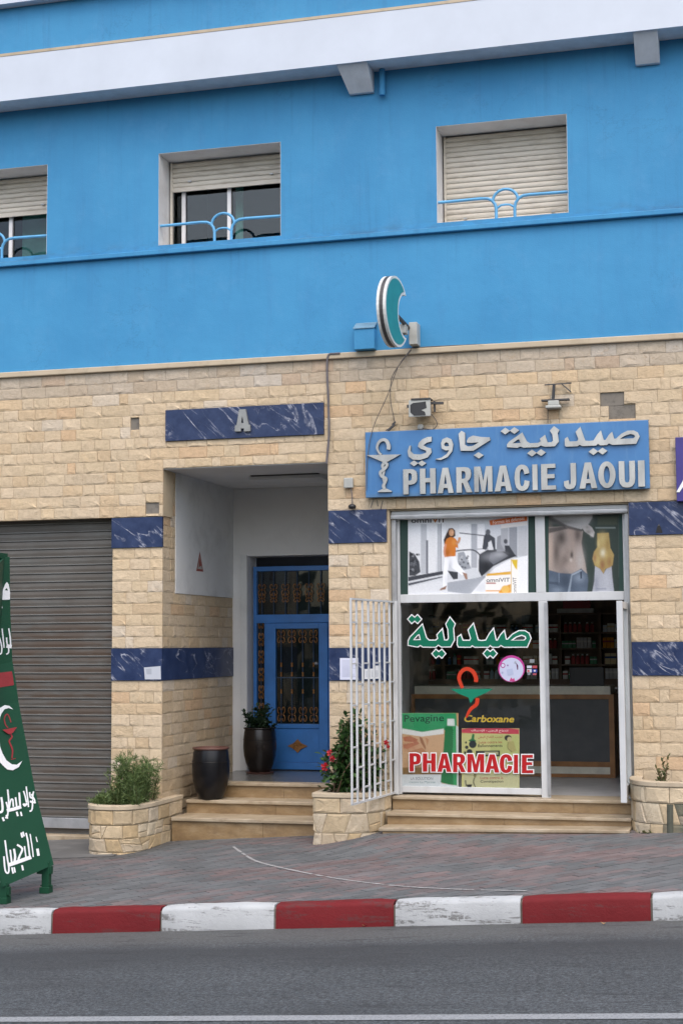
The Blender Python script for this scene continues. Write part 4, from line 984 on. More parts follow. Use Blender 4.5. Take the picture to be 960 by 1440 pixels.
# ================================================================ PHARMACY SIGN
SY = -.09
a = at(514, 608, SY); b = at(913, 687, SY)
sx0, sx1, sz0, sz1 = .466, 3.447, 3.568, 4.272
sg = thing('pharmacy_sign', 'wide blue shop sign with raised silver Arabic and Latin letters and bowl and snake emblem', 'sign', ((sx0+sx1)/2, SY, sz0))
sb = MB().box(sx0, sx1, SY, -.031, sz0, sz1).build('sign_panel', 'sign_blue', sg, bevel=.004)
B('sign_rim', 'letter_a', sg, sx0-.006, sx1+.006, SY+.012, -.0312, sz1+.0005, sz1+.006)
def relief(name, loops, y_back, th, parent, mats=('letter_metal', 'letter_side'), bevel=0.):
    """loops in x, z; a raised solid standing th proud of y_back"""
    vs, fs = outline_mesh(loops, extrude=th/2)
    mb = MB(); vv = [(v[0], y_back-th/2-v[2], v[1]) for v in vs]
    for f_ in fs:
        zz = [vs[i][2] for i in f_]; side = max(zz)-min(zz) > th*.5
        mb.add([vv[i] for i in f_], [tuple(range(len(f_)))], 1 if side else 0)
    me_o = mb.build(name, list(mats), parent)
    bm = bmesh.new(); bm.from_mesh(me_o.data); bmesh.ops.remove_doubles(bm, verts=bm.verts, dist=1e-5); bmesh.ops.recalc_face_normals(bm, faces=bm.faces); bm.to_mesh(me_o.data); bm.free()
    return me_o
spans = [(567.5, 587), (591, 613), (615.5, 638), (642, 664), (667, 692.5), (695.5, 719.7), (723.5, 744.5), (748.7, 755.8), (761, 781.5), (792.7, 810), (814.3, 839.3), (841, 865.3), (870, 892.8), (897, 906.3)]
LZ0, LZ1 = at(578, 695.5, SY).z+.0, at(578, 660.5, SY).z
LZ0 = (at(578, 695.5, SY).z+at(902, 684.5, SY).z)/2; LZ1 = (at(578, 660.5, SY).z+at(902, 647.5, SY).z)/2
for ch, (u0, u1) in zip('PHARMACIEJAOUI', spans):
    x0, x1 = at(u0, 675, SY).x, at(u1, 675, SY).x; w_, lps = LET[ch]
    relief('letter', [[(x0+p[0]/w_*(x1-x0), LZ0+p[1]*(LZ1-LZ0)) for p in lp] for lp in lps], SY, .032, sg)
# Arabic: the traced words fitted to their places
def fit(loops_groups, box):
    """all groups share one bounding box (grid, y down) -> x, z box"""
    al = [p for g in loops_groups for lp in g for p in lp]; x0 = min(p[0] for p in al); x1 = max(p[0] for p in al); y0 = min(p[1] for p in al); y1 = max(p[1] for p in al)
    return [[[(box[0]+(p[0]-x0)/(x1-x0)*(box[1]-box[0]), box[2]+(y1-p[1])/(y1-y0)*(box[3]-box[2])) for p in lp] for lp in g] for g in loops_groups]
def R2(x, y): return at(700+x/4.364, 585+y/4.364, SY)
def R1(x, y): return at(510+x/4.8, 590+y/4.8, SY)
bz0 = (R2(640, 183).z+R2(200, 193).z)/2
for g in fit([W_SAYD], (R2(408, 100).x, R2(868, 100).x, R2(640, 182).z, R2(490, 68).z)): relief('arabic_letter', g, SY, .03, sg)
for g in fit([W_LIYA], (R2(55, 100).x, R2(378, 100).x, R2(230, 194).z, R2(335, 64).z)): relief('arabic_letter', g, SY, .03, sg)
for (x, y) in ((74, 93), (237, 228), (613, 219)):
    for sgn in (-1, 1):
        c = R2(x+sgn*28, y-sgn*1.5); relief('arabic_dot', [[(c.x-.050, c.z), (c.x, c.z+.036), (c.x+.050, c.z), (c.x, c.z-.036)]], SY, .03, sg)
T1 = lambda lps: [[(R1(*p).x, R1(*p).z) for p in lp] for lp in lps]
relief('arabic_letter', T1(W_JA), SY, .03, sg); relief('arabic_letter', T1(W_WAW), SY, .03, sg); relief('arabic_letter', T1(W_YA), SY, .03, sg)
relief('arabic_dot', T1([[(750,243),(783,222),(817,243),(785,265)]]), SY, .03, sg)
for cx in (349, 402):
    relief('arabic_dot', T1([[(cx-29,297),(cx,278),(cx+29,297),(cx,317)]]), SY, .03, sg)
# emblem: bowl, stem and snake
relief('emblem_bowl', T1([[(28,242),(258,237),(172,286),(132,286)]]), SY, .028, sg)
relief('emblem_base', T1([[(104,486),(140,468),(165,468),(200,484),(198,490),(106,491)]]), SY, .028, sg)
sn = smooth_path([(176, 205, 0), (178, 180, 0), (165, 148, 0), (140, 138, 0), (112, 155, 0), (100, 190, 0), (110, 220, 0), (128, 240, 0)], 4)
relief('emblem_snake', T1([ribbon(sn, [max(14, 26-abs(i-3)*.6) for i in range(len(sn))])]), SY, .03, sg)
sn = smooth_path([(140, 284, 0), (168, 305, 0), (150, 335, 0), (122, 358, 0), (132, 385, 0), (160, 400, 0), (152, 430, 0), (142, 450, 0), (152, 470, 0)], 4)
relief('emblem_snake', T1([ribbon(sn, 19)]), SY, .032, sg)
sn = smooth_path([(160, 284, 0), (135, 312, 0), (145, 345, 0), (140, 390, 0), (150, 440, 0), (150, 472, 0)], 4)
relief('emblem_stem', T1([ribbon(sn, [22-14*i/len(sn) for i in range(len(sn))])]), SY, .024, sg)
# letter A over the entrance
AY = -.03
def RA(x, y): q = at(220+x/3.84, 490+y/3.84, AY); return q.x, q.z
la = thing('entrance_letter', 'grey raised letter A on the marble band above the entrance', 'letter', (RA(470, 450)[0], AY, RA(470, 450)[1]))
relief('letter', [[RA(*p) for p in [(428,450),(430,418),(438,418),(452,332),(486,330),(502,414),(511,414),(511,448),(478,450),(478,434),(461,434),(461,450)]], [RA(*p) for p in [(462,404),(476,404),(469,366)]]], AY, .035, la, mats=('letter_a', 'letter_a'))
# purple sign at the right
py = -.10
a = at(948.5, 615, py); b = at(949, 705, py)
ps = thing('purple_sign', 'purple shop sign with white lettering at the right edge', 'sign', (a.x+1.2, py, b.z))
B('sign_panel', 'purple', ps, a.x, a.x+2.4, py, -.031, b.z, a.z, bevel=.004)
def RP(x, y): q = at(930+x/11.07, 590+y/11.07, py-.004); return q.x, q.z
relief('letter', [[RP(*p) for p in [(222,1130),(420,790),(470,790),(620,1130),(560,1130),(520,1040),(395,1040),(420,990),(500,990),(445,870),(275,1130)]]], py, .012, ps, mats=('print_white', 'print_white'))
# ================================================================ POSTERS AND WINDOW LETTERING
YP = FY+.0175                                                         # behind the upper panes
dg = '2c3f3a'
# dark green film on the upper panes
def poster(name, label, cat='poster'):
    return name, label, cat
p = Print(560, 715, 4.8, YP+.003)
p.rect(3, 40, 945, 590, '2d413c'); o = p.done('backing_film', None); tag(o, 'dark green film lining the left upper shop window behind the walking woman poster', 'window film')
p = Photo(560, 715, 4.8, YP+.002, (64, 30, 874, 584), (170, 116), 'c9cdd2')
p.blob(300, 200, 260, 200, 'e6e9ec', .8); p.blob(640, 120, 160, 100, 'c2c6cc', .7)
p.rect(150, 105, 190, 440, 'b4b8be'); p.rect(205, 105, 250, 440, 'dadde0'); p.rect(262, 105, 290, 430, 'b0b4ba'); p.rect(186, 215, 199, 440, '6d7078'); p.rect(285, 100, 290, 440, '8a8d94')
p.rect(318, 105, 400, 300, 'd8dadd'); p.rect(410, 105, 488, 400, 'e4e6e8'); p.rect(490, 105, 530, 400, 'a9adb4'); p.rect(532, 105, 580, 420, 'dfe1e4'); p.rect(690, 120, 740, 330, 'a5a8ae'); p.rect(745, 125, 800, 330, '8e9299'); p.rect(805, 120, 868, 320, 'b7babf')
p.stroke([(410, 165), (500, 175), (590, 185)], 7, '5a5d64'); p.stroke([(530, 275), (640, 275), (800, 320)], 6, '8a8c92')
for q in ([(72,290),(110,310),(140,360),(148,430),(110,455),(72,455)],): p.poly(q, '3f4248')
for i in range(26): p.ell(78+random.random()*60, 300+random.random()*140, 9, 8, random.choice(['5c6066', '2c2f34', '7c8086']), 6)
p.poly([(66,462),(300,422),(300,445),(66,492)], '3d4047'); p.poly([(66,505),(295,458),(295,466),(66,522)], '4b4f57'); p.poly([(66,530),(330,480),(560,470),(500,580),(66,580)], 'd5d8dc')
p.poly([(330,500),(520,470),(600,450),(520,560),(470,580),(330,560)], '9fa4ac'); p.poly([(400,300),(440,290),(480,380),(490,405),(420,420),(400,360)], '9a9fa6')
for i in range(16): p.ell(410+random.random()*60, 310+random.random()*90, 9, 8, random.choice(['8a8e94', '62666d', 'b2b5ba']), 6)
p.stroke([(380, 290), (430, 282), (500, 280), (540, 305), (560, 340)], 9, '4b4e55')
p.poly([(545,310),(600,278),(680,275),(760,290),(795,320),(720,350),(640,390),(560,460),(540,420),(540,350)], '303339'); p.poly([(620,300),(690,285),(740,320),(640,380),(610,350)], '63676e')
p.poly([(575,190),(600,150),(620,180),(650,200),(655,300),(620,230),(590,280),(565,275)], '44474e'); p.ell(603, 160, 16, 20, '5b5e64'); p.poly([(605,230),(625,215),(640,280),(605,280)], 'd4d6d9'); p.poly([(665,190),(690,180),(690,240),(720,290),(660,290)], '8d9096')
p.poly([(715,250),(745,250),(790,320),(720,300)], '393c42'); p.ell(722, 222, 13, 16, '4d5056')
p.poly([(480,584),(560,490),(650,400),(740,350),(874,315),(874,584)], 'e9ebee')
# woman in an orange top and white trousers
p.poly([(325,165),(340,135),(365,132),(382,150),(384,185),(372,195),(335,240),(308,245),(305,210)], '3a2a22'); p.ell(357, 163, 17, 24, 'c99873')
p.grain(.035); p.blob(620, 330, 60, 30, '9a9da4', .6); p.blob(680, 310, 40, 20, 'c0c3c8', .5); p.blob(590, 400, 30, 50, '1c1e22', .7); p.blob(560, 540, 60, 40, 'c8ccd2', .6)
p.poly([(325,205),(350,192),(380,200),(400,225),(402,268),(386,262),(384,325),(312,330),(304,280),(312,235)], 'c8752a'); p.stroke([(386, 240), (405, 225), (412, 195)], 16, 'c08a66'); p.stroke([(318, 240), (310, 290), (318, 330)], 15, 'cf9070')
p.poly([(312,328),(385,322),(400,370),(452,435),(430,452),(360,400),(340,370),(330,440),(322,540),(298,540),(302,430)], 'eef0f3'); p.blob(330, 300, 16, 26, '9c5416', .7); p.blob(372, 230, 14, 22, 'e09a4c', .6); p.blob(350, 380, 14, 40, 'c2c6cf', .7); p.blob(318, 480, 10, 40, 'd0d4da', .6); p.blob(363, 160, 7, 10, 'e2b896', .7); p.poly([(430,430),(462,440),(466,478),(452,480)], '9a7a68'); p.poly([(285,540),(325,520),(318,545),(275,555)], '8a6b5a'); p.poly([(330,420),(400,430),(400,475),(370,480)], '3a3d42')
p.text('omni', [(85, 98), (222, 96), (85, 66)], '4a4c55', .02); p.text('V', [(222, 96), (272, 95), (222, 55)], 'b06a28', .02); p.text('IT', [(272, 95), (318, 94), (272, 55)], '5a4a48', .02)
p.poly([(612,80),(868,44),(868,84),(618,114)], 'c4622c'); p.poly([(690,110),(868,88),(868,112),(692,136)], 'd9d5d2'); p.text('Formes les défenses', [(635, 108), (850, 76), (632, 84)], 'f0e4da', .0, .2)
p.poly([(586,452),(756,440),(756,574),(586,574)], 'eceae6'); p.poly([(600,440),(756,425),(756,445),(590,456)], 'd9a73e'); p.poly([(670,574),(700,530),(756,510),(756,574)], 'd59a38'); p.rect(588, 552, 756, 560, 'd08c34'); p.ell(720, 545, 28, 26, 'e0b560', 14)
p.text('omniVIT', [(592, 497), (750, 495), (592, 470)], '4e5058', .01); p.rect(592, 500, 655, 508, '9c4a3a')
p.rect(757, 345, 806, 574, 'f0eee8'); p.poly([(760,345),(803,345),(798,415),(785,400),(770,372)], 'd8b838'); p.rect(757, 345, 761, 574, 'c9a236')
p.text('omniVIT', [(795, 572), (795, 465), (770, 572)], '55575f', .0)
o = p.done('poster', None); tag(o, 'poster of a woman in an orange top striding past escalators', 'poster')
p = Print(755, 710, 7.11, YP+.003)
p.rect(72, 60, 865, 885, '2f4540'); o = p.done('backing_film', None); tag(o, 'dark green film lining the right upper shop window behind the torso poster', 'window film')
p = Photo(755, 710, 7.11, YP+.002, (112, 60, 815, 885), (112, 130), '30423c', 4); p.soft = 10.
p.poly([(112,225),(300,210),(455,262),(440,380),(455,480),(478,580),(495,690),(112,690)], 'a8988e', 12)
p.blob(240, 330, 60, 90, '4c433e', .95); p.blob(190, 480, 40, 150, '5a4e47', .85); p.blob(400, 300, 50, 90, '564a45', .9); p.blob(330, 260, 36, 60, 'a58e80', .8); p.blob(350, 370, 26, 90, 'a08c80', .75)
p.blob(128, 420, 26, 190, 'c3a794', .8); p.blob(280, 560, 40, 70, '6f615a', .8); p.blob(240, 600, 40, 90, '7a6a61', .6); p.blob(430, 560, 40, 120, 'b5aeab', .85); p.blob(330, 620, 60, 50, 'b09c90', .7); p.blob(343, 500, 15, 38, '38302c', .95); p.blob(335, 550, 14, 18, 'd2c4ba', .7); p.blob(300, 470, 30, 60, '8d7c72', .6)
p.poly([(112,60),(555,60),(548,130),(512,190),(440,245),(300,215),(112,120)], 'a6a5a4', 10); p.blob(250, 170, 130, 26, '75746f', .8); p.blob(480, 110, 60, 70, 'c0bfbe', .6); p.blob(200, 90, 90, 30, '8d8c8c', .6); p.poly([(112,100),(300,205),(450,250),(440,268),(290,235),(112,150)], '4d4a49', 14, .8); p.poly([(112,232),(270,215),(300,240),(112,285)], '3c3a3a', 14, .8)
p.poly([(440,215),(500,190),(545,225),(572,275),(560,325),(520,300),(470,265)], 'a9a6a3', 8); p.blob(510, 270, 26, 20, '706c69', .7); p.blob(545, 300, 16, 20, 'c9c6c2', .7); p.blob(500, 225, 22, 16, '807c78', .6)
p.poly([(112,650),(220,680),(340,690),(440,640),(497,690),(508,760),(495,885),(112,885)], '4a5e76', 10); p.blob(280, 760, 60, 90, '33455b', .85); p.blob(420, 730, 60, 50, '8095ad', .8); p.blob(150, 770, 40, 50, '5d728a', .7); p.blob(200, 850, 60, 30, '7e93aa', .6); p.blob(440, 840, 50, 40, '5a6f88', .6); p.poly([(426,640),(442,636),(444,735),(430,740)], '26344a', 6); p.poly([(340,690),(352,690),(325,885),(300,885)], '93a7bc', 8, .7); p.poly([(210,680),(222,680),(222,775),(212,775)], '7186a0', 6, .7); p.poly([(112,765),(200,770),(210,800),(112,790)], '2e3f55', 10, .6); p.poly([(345,692),(440,645),(445,660),(350,706)], '9db0c4', 6, .8)
p.poly([(575,610),(630,640),(660,690),(690,640),(740,610),(748,720),(768,885),(545,885),(570,760)], 'aab0be', 8); p.blob(590, 800, 24, 90, '868da0', .7); p.blob(690, 780, 40, 110, 'bcc2ce', .6)
p.poly([(598,285),(712,278),(728,430),(765,500),(752,600),(725,625),(680,640),(660,690),(630,640),(575,610),(550,540),(565,470),(600,420)], 'b3963f', 8); p.blob(655, 480, 26, 40, 'e2dcb8', .9); p.blob(600, 560, 26, 50, 'cbb25a', .7); p.blob(650, 600, 24, 50, '9a5f2c', .9); p.blob(720, 570, 26, 50, 'a0702e', .8); p.blob(575, 530, 16, 40, 'a56a3a', .7); p.blob(650, 340, 40, 60, 'cdb765', .7); p.blob(700, 400, 18, 60, '9a7a2c', .7); p.blob(610, 390, 16, 40, 'd8c578', .6); p.blob(690, 500, 18, 30, 'd0b04e', .7)
p.poly([(580,222),(780,222),(780,236),(580,236)], '74837f', 8); p.poly([(600,120),(800,120),(800,200),(600,200)], '4a5440', 16, .8); p.poly([(810,80),(836,80),(836,720),(810,720)], '475851', 8); p.poly([(590,835),(690,835),(690,845),(590,845)], '868da0', 5)
g_ = s_ = p.C.mean(-1, keepdims=True); p.C = (p.C*.72+g_*.28)*.86; p.grain(.05)
o = p.done('poster', None); tag(o, 'poster of a bare waist in jeans beside a gold topped white bottle', 'poster')
# lower window: posters behind the glass, letters on it
p = Photo(560, 995, 4.8, FY+.036, (20, 36, 404, 545), (84, 110), 'b8926a', 7)
p.blob(200, 260, 120, 60, 'd2ad8a', .7); p.poly([(20,36),(390,36),(394,175),(300,150),(160,168),(20,145)], '2c8a58'); p.poly([(20,140),(160,165),(305,142),(305,178),(160,196),(20,176)], 'd5d4d2'); p.poly([(24,190),(160,195),(310,185),(310,300),(280,440),(20,440)], 'c09a78')
p.poly([(28,200),(80,192),(130,215),(120,235),(40,228)], 'a8684e'); p.poly([(30,250),(130,228),(140,245),(60,280),(35,275)], 'a86a50'); p.poly([(140,195),(160,205),(185,270),(180,285),(150,235)], '8e5f44'); p.poly([(60,300),(160,270),(200,310),(120,330)], 'ab7a58'); p.poly([(180,200),(205,215),(195,260)], 'b3805e'); p.blob(250, 330, 50, 80, 'c49a74', .6); p.blob(90, 270, 60, 30, 'b9785c', .5); p.blob(110, 380, 90, 30, 'a5805c', .6); p.poly([(20,405),(290,400),(282,450),(20,455)], '7d5f38')
p.rect(20, 452, 290, 545, 'c9ccd0'); p.poly([(280,510),(400,528),(400,545),(270,545)], 'cfd2d6'); p.poly([(314,128),(388,128),(396,525),(340,520),(284,505),(300,330)], '1d6b3c'); p.poly([(365,130),(388,128),(396,525),(372,522)], '2a8a50'); p.poly([(330,76),(376,76),(380,124),(328,122)], 'd2d6d4'); p.poly([(388,120),(404,130),(404,545),(394,545)], 'bfc8c4')
for zz in range(9): p.rect(360, 150+zz*14, 372, 157+zz*14, '134a2a')
p.blob(100, 60, 120, 30, '3a9a66', .5); p.blob(372, 300, 8, 180, '4aa56c', .5); p.grain(.03)
p.text('Pevagine', [(38, 112), (306, 106), (38, 52)], '1d3f32', .008); p.text('LA SOLUTION', [(82, 488), (232, 488), (82, 470)], '6a7078'); p.text('contre La Mycose', [(72, 514), (248, 514), (72, 496)], '6f8a92')
o = p.done('poster', None); tag(o, 'green topped Pevagine poster with a tube of cream low in the window'.replace('Pevagine ', 'cream '), 'poster')
o['label'] = 'green topped poster with a big green tube low in the shop window'
p = Photo(560, 995, 4.8, FY+.036, (426, 140, 815, 552), (84, 90), 'bdb87a', 9)
p.blob(560, 420, 140, 80, 'cdc890', .6); p.poly([(424,146),(500,134),(700,134),(812,146),(812,180),(426,172)], 'b8404e'); p.rect(620, 185, 812, 320, 'aeb070'); p.rect(440, 450, 815, 548, 'b9b48c')
p.text(arabic('انتفاخ البطن - الإمساك'), [(490, 167), (738, 170), (490, 146)], 'e6c8c8', .012)
p.stroke([(505, 178), (500, 210)], [14, 20], '1d6b3c'); p.poly([(470,222),(500,205),(525,225),(500,240)], '1d6b3c'); p.ell(500, 248, 26, 26, '22282a'); p.ell(460, 268, 12, 12, '22282a'); p.ell(455, 236, 7, 8, '22282a'); p.ell(478, 298, 20, 18, '22282a'); p.ell(448, 305, 8, 10, '22282a')
p.text(arabic('تجنب انتفاخ البطن'), [(535, 214), (700, 212), (535, 190)], '9c3c34', .006); p.text('Lutte contre les', [(540, 243), (698, 241), (540, 226)], '9c3c34', .006); p.text('Ballonnements', [(535, 268), (700, 266), (535, 248)], '33352c', .012)
p.ell(738, 205, 24, 20, '1e1f20'); p.ell(748, 215, 16, 18, 'b5a878'); p.poly([(735,230),(775,225),(795,290),(760,305),(735,280)], 'a39a62'); p.stroke([(740, 235), (735, 270), (765, 300)], 5, '7a7446')
p.poly([(520,292),(682,290),(684,330),(522,330)], '22231f'); p.rect(580, 298, 672, 318, 'a8a480'); p.text('Lutte contre la', [(552, 484), (706, 483), (552, 466)], '9c3c34', .004); p.text('Constipation', [(552, 512), (706, 511), (552, 490)], '33352c', .01)
p.poly([(458,520),(496,518),(490,545),(466,545)], '1e1f20'); p.stroke([(452, 490), (455, 530)], 7, '2c2d28'); p.stroke([(520, 460), (505, 500), (522, 545)], 7, '4c4a34'); p.ell(515, 458, 10, 12, '7c7448')
p.grain(.03)
p.text('Carboxane', [(444, 97), (780, 101), (444, 50)], 'c9a83c', .022, .2)
o = p.done('poster', None); tag(o, 'yellow poster with black bubbles and a pink band low in the shop window', 'poster')
YG = FY+.0205
p = Print(560, 850, 4.8, YG, .0003)
for g in ([W_SAYD, W_LIYA]+W_DOTS): p.shape([g[0]], 'print_white', offset=.011)
for g in ([W_SAYD, W_LIYA]+W_DOTS): p.shape([g[0]], '0c6a50')
p.shape([W_SAYD[1]], 'print_white', offset=.003); p.shape([W_LIYA[1]], 'print_white', offset=.003)
p.poly([(775,240),(797,223),(830,212),(850,219),(854,229),(845,238)], '363c3c'); p.poly([(110,236),(130,212),(138,209),(143,233)], '363c3c')
o = p.done('window_lettering', None); tag(o, 'green Arabic word with white outline stuck on the shop window', 'lettering')
p = Print(560, 995, 4.8, YG, .0003)
tops = lambda x: 308+(x-75)*.0144; xs_ = [(75, 150), (164, 251), (262, 357), (368, 453), (464, 578), (584, 680), (682, 767), (778, 806), (832, 908)]
lt = []
for ch, (a, b) in zip('PHARMACIE', xs_):
    w_, lps = LET[ch]
    t = lambda q: (a+q[0]/w_*(b-a), tops(a)+123-q[1]*123+(a-75)*.0)
    lt.append([[t(q) for q in lp] for lp in lps])
for lps in lt: p.shape([lps[0]], 'print_white', offset=.010)
for lps in lt: p.shape(lps, 'a81e22')
o = p.done('window_lettering', None); tag(o, 'red Latin word PHARMACIE with white outline low on the shop window', 'lettering')
p = Print(620, 900, 6, YG, .0003)
p.stroke([(292, 355), (292, 315), (265, 265), (215, 243), (170, 268), (150, 315), (160, 360), (180, 405)], [34, 36, 34, 32, 32, 30, 28], 'b8381e')
p.stroke([(305, 490), (298, 540), (252, 580), (226, 620), (212, 655)], [34, 32, 28, 24, 14], 'b8381e')
p.poly([(75,412),(440,412),(360,455),(300,480),(275,495),(248,535),(228,485),(150,455)], '127a5e')
o = p.done('window_emblem', None); tag(o, 'red snake over a green bowl stuck on the middle of the shop window', 'emblem')
p = Print(620, 900, 6, YG, .0003)
p.ell(592, 242, 112, 113, 'b0408a', 28); p.ell(592, 250, 100, 100, 'b9bfd6', 28); p.ell(520, 215, 20, 22, 'a04a86', 14); p.ell(520, 215, 13, 14, 'c2c8dc', 14); p.ell(560, 214, 7, 8, '8a6a9a', 8); p.poly([(630,190),(648,215),(648,250),(640,250),(636,220)], '5a3050'); p.ell(624, 190, 9, 12, '9a9fae', 10); p.poly([(575,345),(590,315),(600,330),(615,320),(622,350)], 'b8427c'); p.ell(515, 275, 9, 9, '9aa3c0', 8); p.poly([(550,250),(600,240),(610,290),(560,300)], 'a9b2cc')
o = p.done('sticker', None); tag(o, 'round pink rimmed sticker on the upper right of the lower shop window', 'sticker')
p = Print(620, 900, 6, YG, .0003)
p.rect(745, 163, 785, 192, '7f868a'); p.rect(722, 216, 762, 238, 'b9c2cc'); p.rect(768, 216, 808, 238, 'a84a52'); p.rect(722, 246, 762, 274, 'c0c0cc'); p.rect(726, 252, 744, 270, 'b04848'); p.rect(768, 246, 808, 274, '2f3f8a'); p.ell(788, 260, 9, 8, 'd0d0d8', 8); p.rect(728, 282, 752, 292, '9aa0a8'); p.rect(772, 280, 804, 296, 'a0505c'); p.rect(764, 216, 767, 296, '24306a')
o = p.done('sticker', None); tag(o, 'cluster of small bank card stickers beside the round sticker on the shop window', 'sticker')
# notices on the pillars
p = Print(470, 830, 8.727, -.0245); p.rect(68, 832, 292, 1098, 'd2d6e8')
for i in range(15): p.rect(95, 860+i*14, 265-random.random()*50, 864+i*14, 'aeb2c4')
o = p.done('notice', None); tag(o, 'white printed notice taped on the marble band left of the shop', 'notice')
p = Print(470, 830, 8.727, -.0245); p.poly([(368,968),(500,960),(505,925),(548,925),(548,1085),(368,1092)], 'd8d9da'); p.rect(385, 990, 440, 1070, 'c5c8ce')
for i in range(7): p.rect(455, 985+i*12, 535, 989+i*12, 'a4a8b0')
o = p.done('notice', None); tag(o, 'white paper notice behind the gate bars on the marble band', 'notice')
p = Print(0, 700, 3, -.0245); p.poly([(608,716),(678,710),(680,766),(612,766)], 'b9bec6'); p.poly([(616,722),(640,720),(640,745),(620,745)], 'a5abb4')
o = p.done('notice', None); tag(o, 'blank white sheet peeling on the corner of the left marble band', 'notice')
# warning triangle painted on the alcove side wall
m = MB(); ty0, ty1 = 1.02, 1.36; X_ = -1.8972
def tri(y0, y1, z0, z1, x, mi): m.add([(x, y0, z0), (x, y1, z0), (x, (y0+y1)/2, z1)], [(0, 1, 2)], mi)
dX = lambda px, py: CAM+ray(px, py)*((-1.898-CAM.x)/ray(px, py).x)
a = dX(276, 803); b = dX(286, 804); t_ = dX(280.5, 775)
m.add([(X_, a.y, a.z), (X_, b.y, b.z), (X_, (a.y+b.y)/2, t_.z)], [(0, 1, 2)], 0)
cyy, czz = (a.y+b.y)/2, (2*a.z+t_.z)/3
sc_ = lambda v, s_: (X_+.0008, cyy+(v[0]-cyy)*s_, czz+(v[1]-czz)*s_)
m.add([sc_((a.y, a.z), .66), sc_((b.y, b.z), .66), sc_((cyy, t_.z), .66)], [(0, 1, 2)], 1)
m.add([(X_+.0016, cyy-.03, czz-.03), (X_+.0016, cyy+.05, czz-.01), (X_+.0016, cyy, czz+.09), (X_+.0016, cyy-.03, czz+.02)], [(0, 1, 2, 3)], 0)
o = m.build('warning_sign', [flat('8a4a42'), flat('9a9c98')]); tag(o, 'red warning triangle painted on the grey side wall of the entrance', 'warning sign')
# ================================================================ SMALL THINGS ON THE WALL
# projecting crescent
c0 = at(552, 438.5, -.78); R_ = .365
cs = thing('crescent_sign', 'turquoise crescent sign with white rim projecting from the blue wall', 'sign', (c0.x, -.1, c0.z-.2))
def cres(ro, ri, off, n=36):
    """outer and inner arcs in y, z (opening towards the wall)"""
    out = []; a0 = math.radians(38)
    for i in range(n+1): a = a0+(2*math.pi-2*a0)*i/n; out.append((ro*math.cos(a), ro*math.sin(a)))
    inn = []; d = off
    e = out[0]; r2 = math.hypot(e[0]-d, e[1]); b0 = math.atan2(e[1], e[0]-d)
    for i in range(1, n): a = b0+(2*math.pi-2*b0)*i/n; inn.append((d+r2*math.cos(a), r2*math.sin(a)))
    return out, inn
ROT = math.radians(6)
def cz(pt, x):
    y, z = pt; return (c0.x+x+y*math.sin(ROT), -.78+y, c0.z+z)
out, inn = cres(R_, 0, .265)
def solid(out, inn, x0, x1, mi, m):
    n = len(out); k = len(inn)
    ring = out+inn[::-1]; N = len(ring)
    vs = [cz(p, x0) for p in ring]+[cz(p, x1) for p in ring]
    inn2 = inn[::-1]
    def oi(i): return i
    def ii(i): return n+(k-1-i)
    fs = []
    for s_, flip in ((0, 0), (N, 1)):
        f_ = []
        for i in range(n-1):
            a, b = oi(i), oi(i+1)
            if i == 0: q = (a, b, ii(0))
            elif i == n-2: q = (a, b, ii(k-1))
            else: q = (a, b, ii(i), ii(i-1))
            q = tuple(s_+v for v in q); f_.append(q if flip else q[::-1])
        fs += f_
    fs += [(i, (i+1) % N, (i+1) % N+N, i+N) for i in range(N)]
    m.add(vs, fs, mi)
for nm, sx, mt in (('rim', 1., 'sign_white'),):
    m = MB(); solid(out, inn, -.018, .018, 0, m); m.build('crescent_core', 'dark_metal', cs)
shr = lambda L, s_: [(p[0]*s_, p[1]*s_) for p in L]
for sgn in (1, -1):
    m = MB(); xa, xb = (.020, .047) if sgn > 0 else (-.047, -.020); solid(out, inn, xa, xb, 0, m); fr = m.build('crescent_rim', 'sign_white', cs)
    o2, i2 = cres(R_, 0, .265); o2 = [(p[0]*.925, p[1]*.925) for p in o2]; cmid = [(p[0]*1.0-.006, p[1]*1.06) for p in i2]
    # teal face: inset between the two arcs
    of = [(p[0]*.93, p[1]*.93) for p in out[2:-2]]; jf = [(.265+(p[0]-.265)*1.13, p[1]*1.13) for p in inn[2:-2]]
    m = MB(); n = len(of); q = len(jf); vs = [cz(p, sgn*.0485) for p in of]+[cz(p, sgn*.0485) for p in jf]
    fs = []
    for i in range(n-1):
        j0, j1 = min(q-1, round(i*(q-1)/(n-1))), min(q-1, round((i+1)*(q-1)/(n-1)))
        f_ = [i, i+1, n+j1, n+j0] if j0 != j1 else [i, i+1, n+j0]; fs.append(tuple(f_))
    m.add(vs, fs); m.build('crescent_face', 'teal_plastic', cs)
b0 = at(582, 470, -.1)
m = MB(); m.box(b0.x-.045, b0.x+.045, -.16, -.001, b0.z-.12, b0.z+.12); m.build('junction_box', 'grey_plastic', cs, bevel=.006)
MB().tube([(c0.x, -.85, c0.z+.01), (b0.x-.05, -.10, b0.z+.06)], .022, 8).build('arm', 'dark_metal', cs)
MB().box(b0.x-.10, b0.x-.04, -.34, -.22, b0.z-.03, b0.z+.07).build('clamp', 'grey_plastic', cs, bevel=.006)
MB().tube(smooth_path([(b0.x-.06, -.25, b0.z), (b0.x-.09, -.4, b0.z-.12), (c0.x+.02, -.5, c0.z-.25)], 5), .008, 6).build('lead', 'cable', cs)
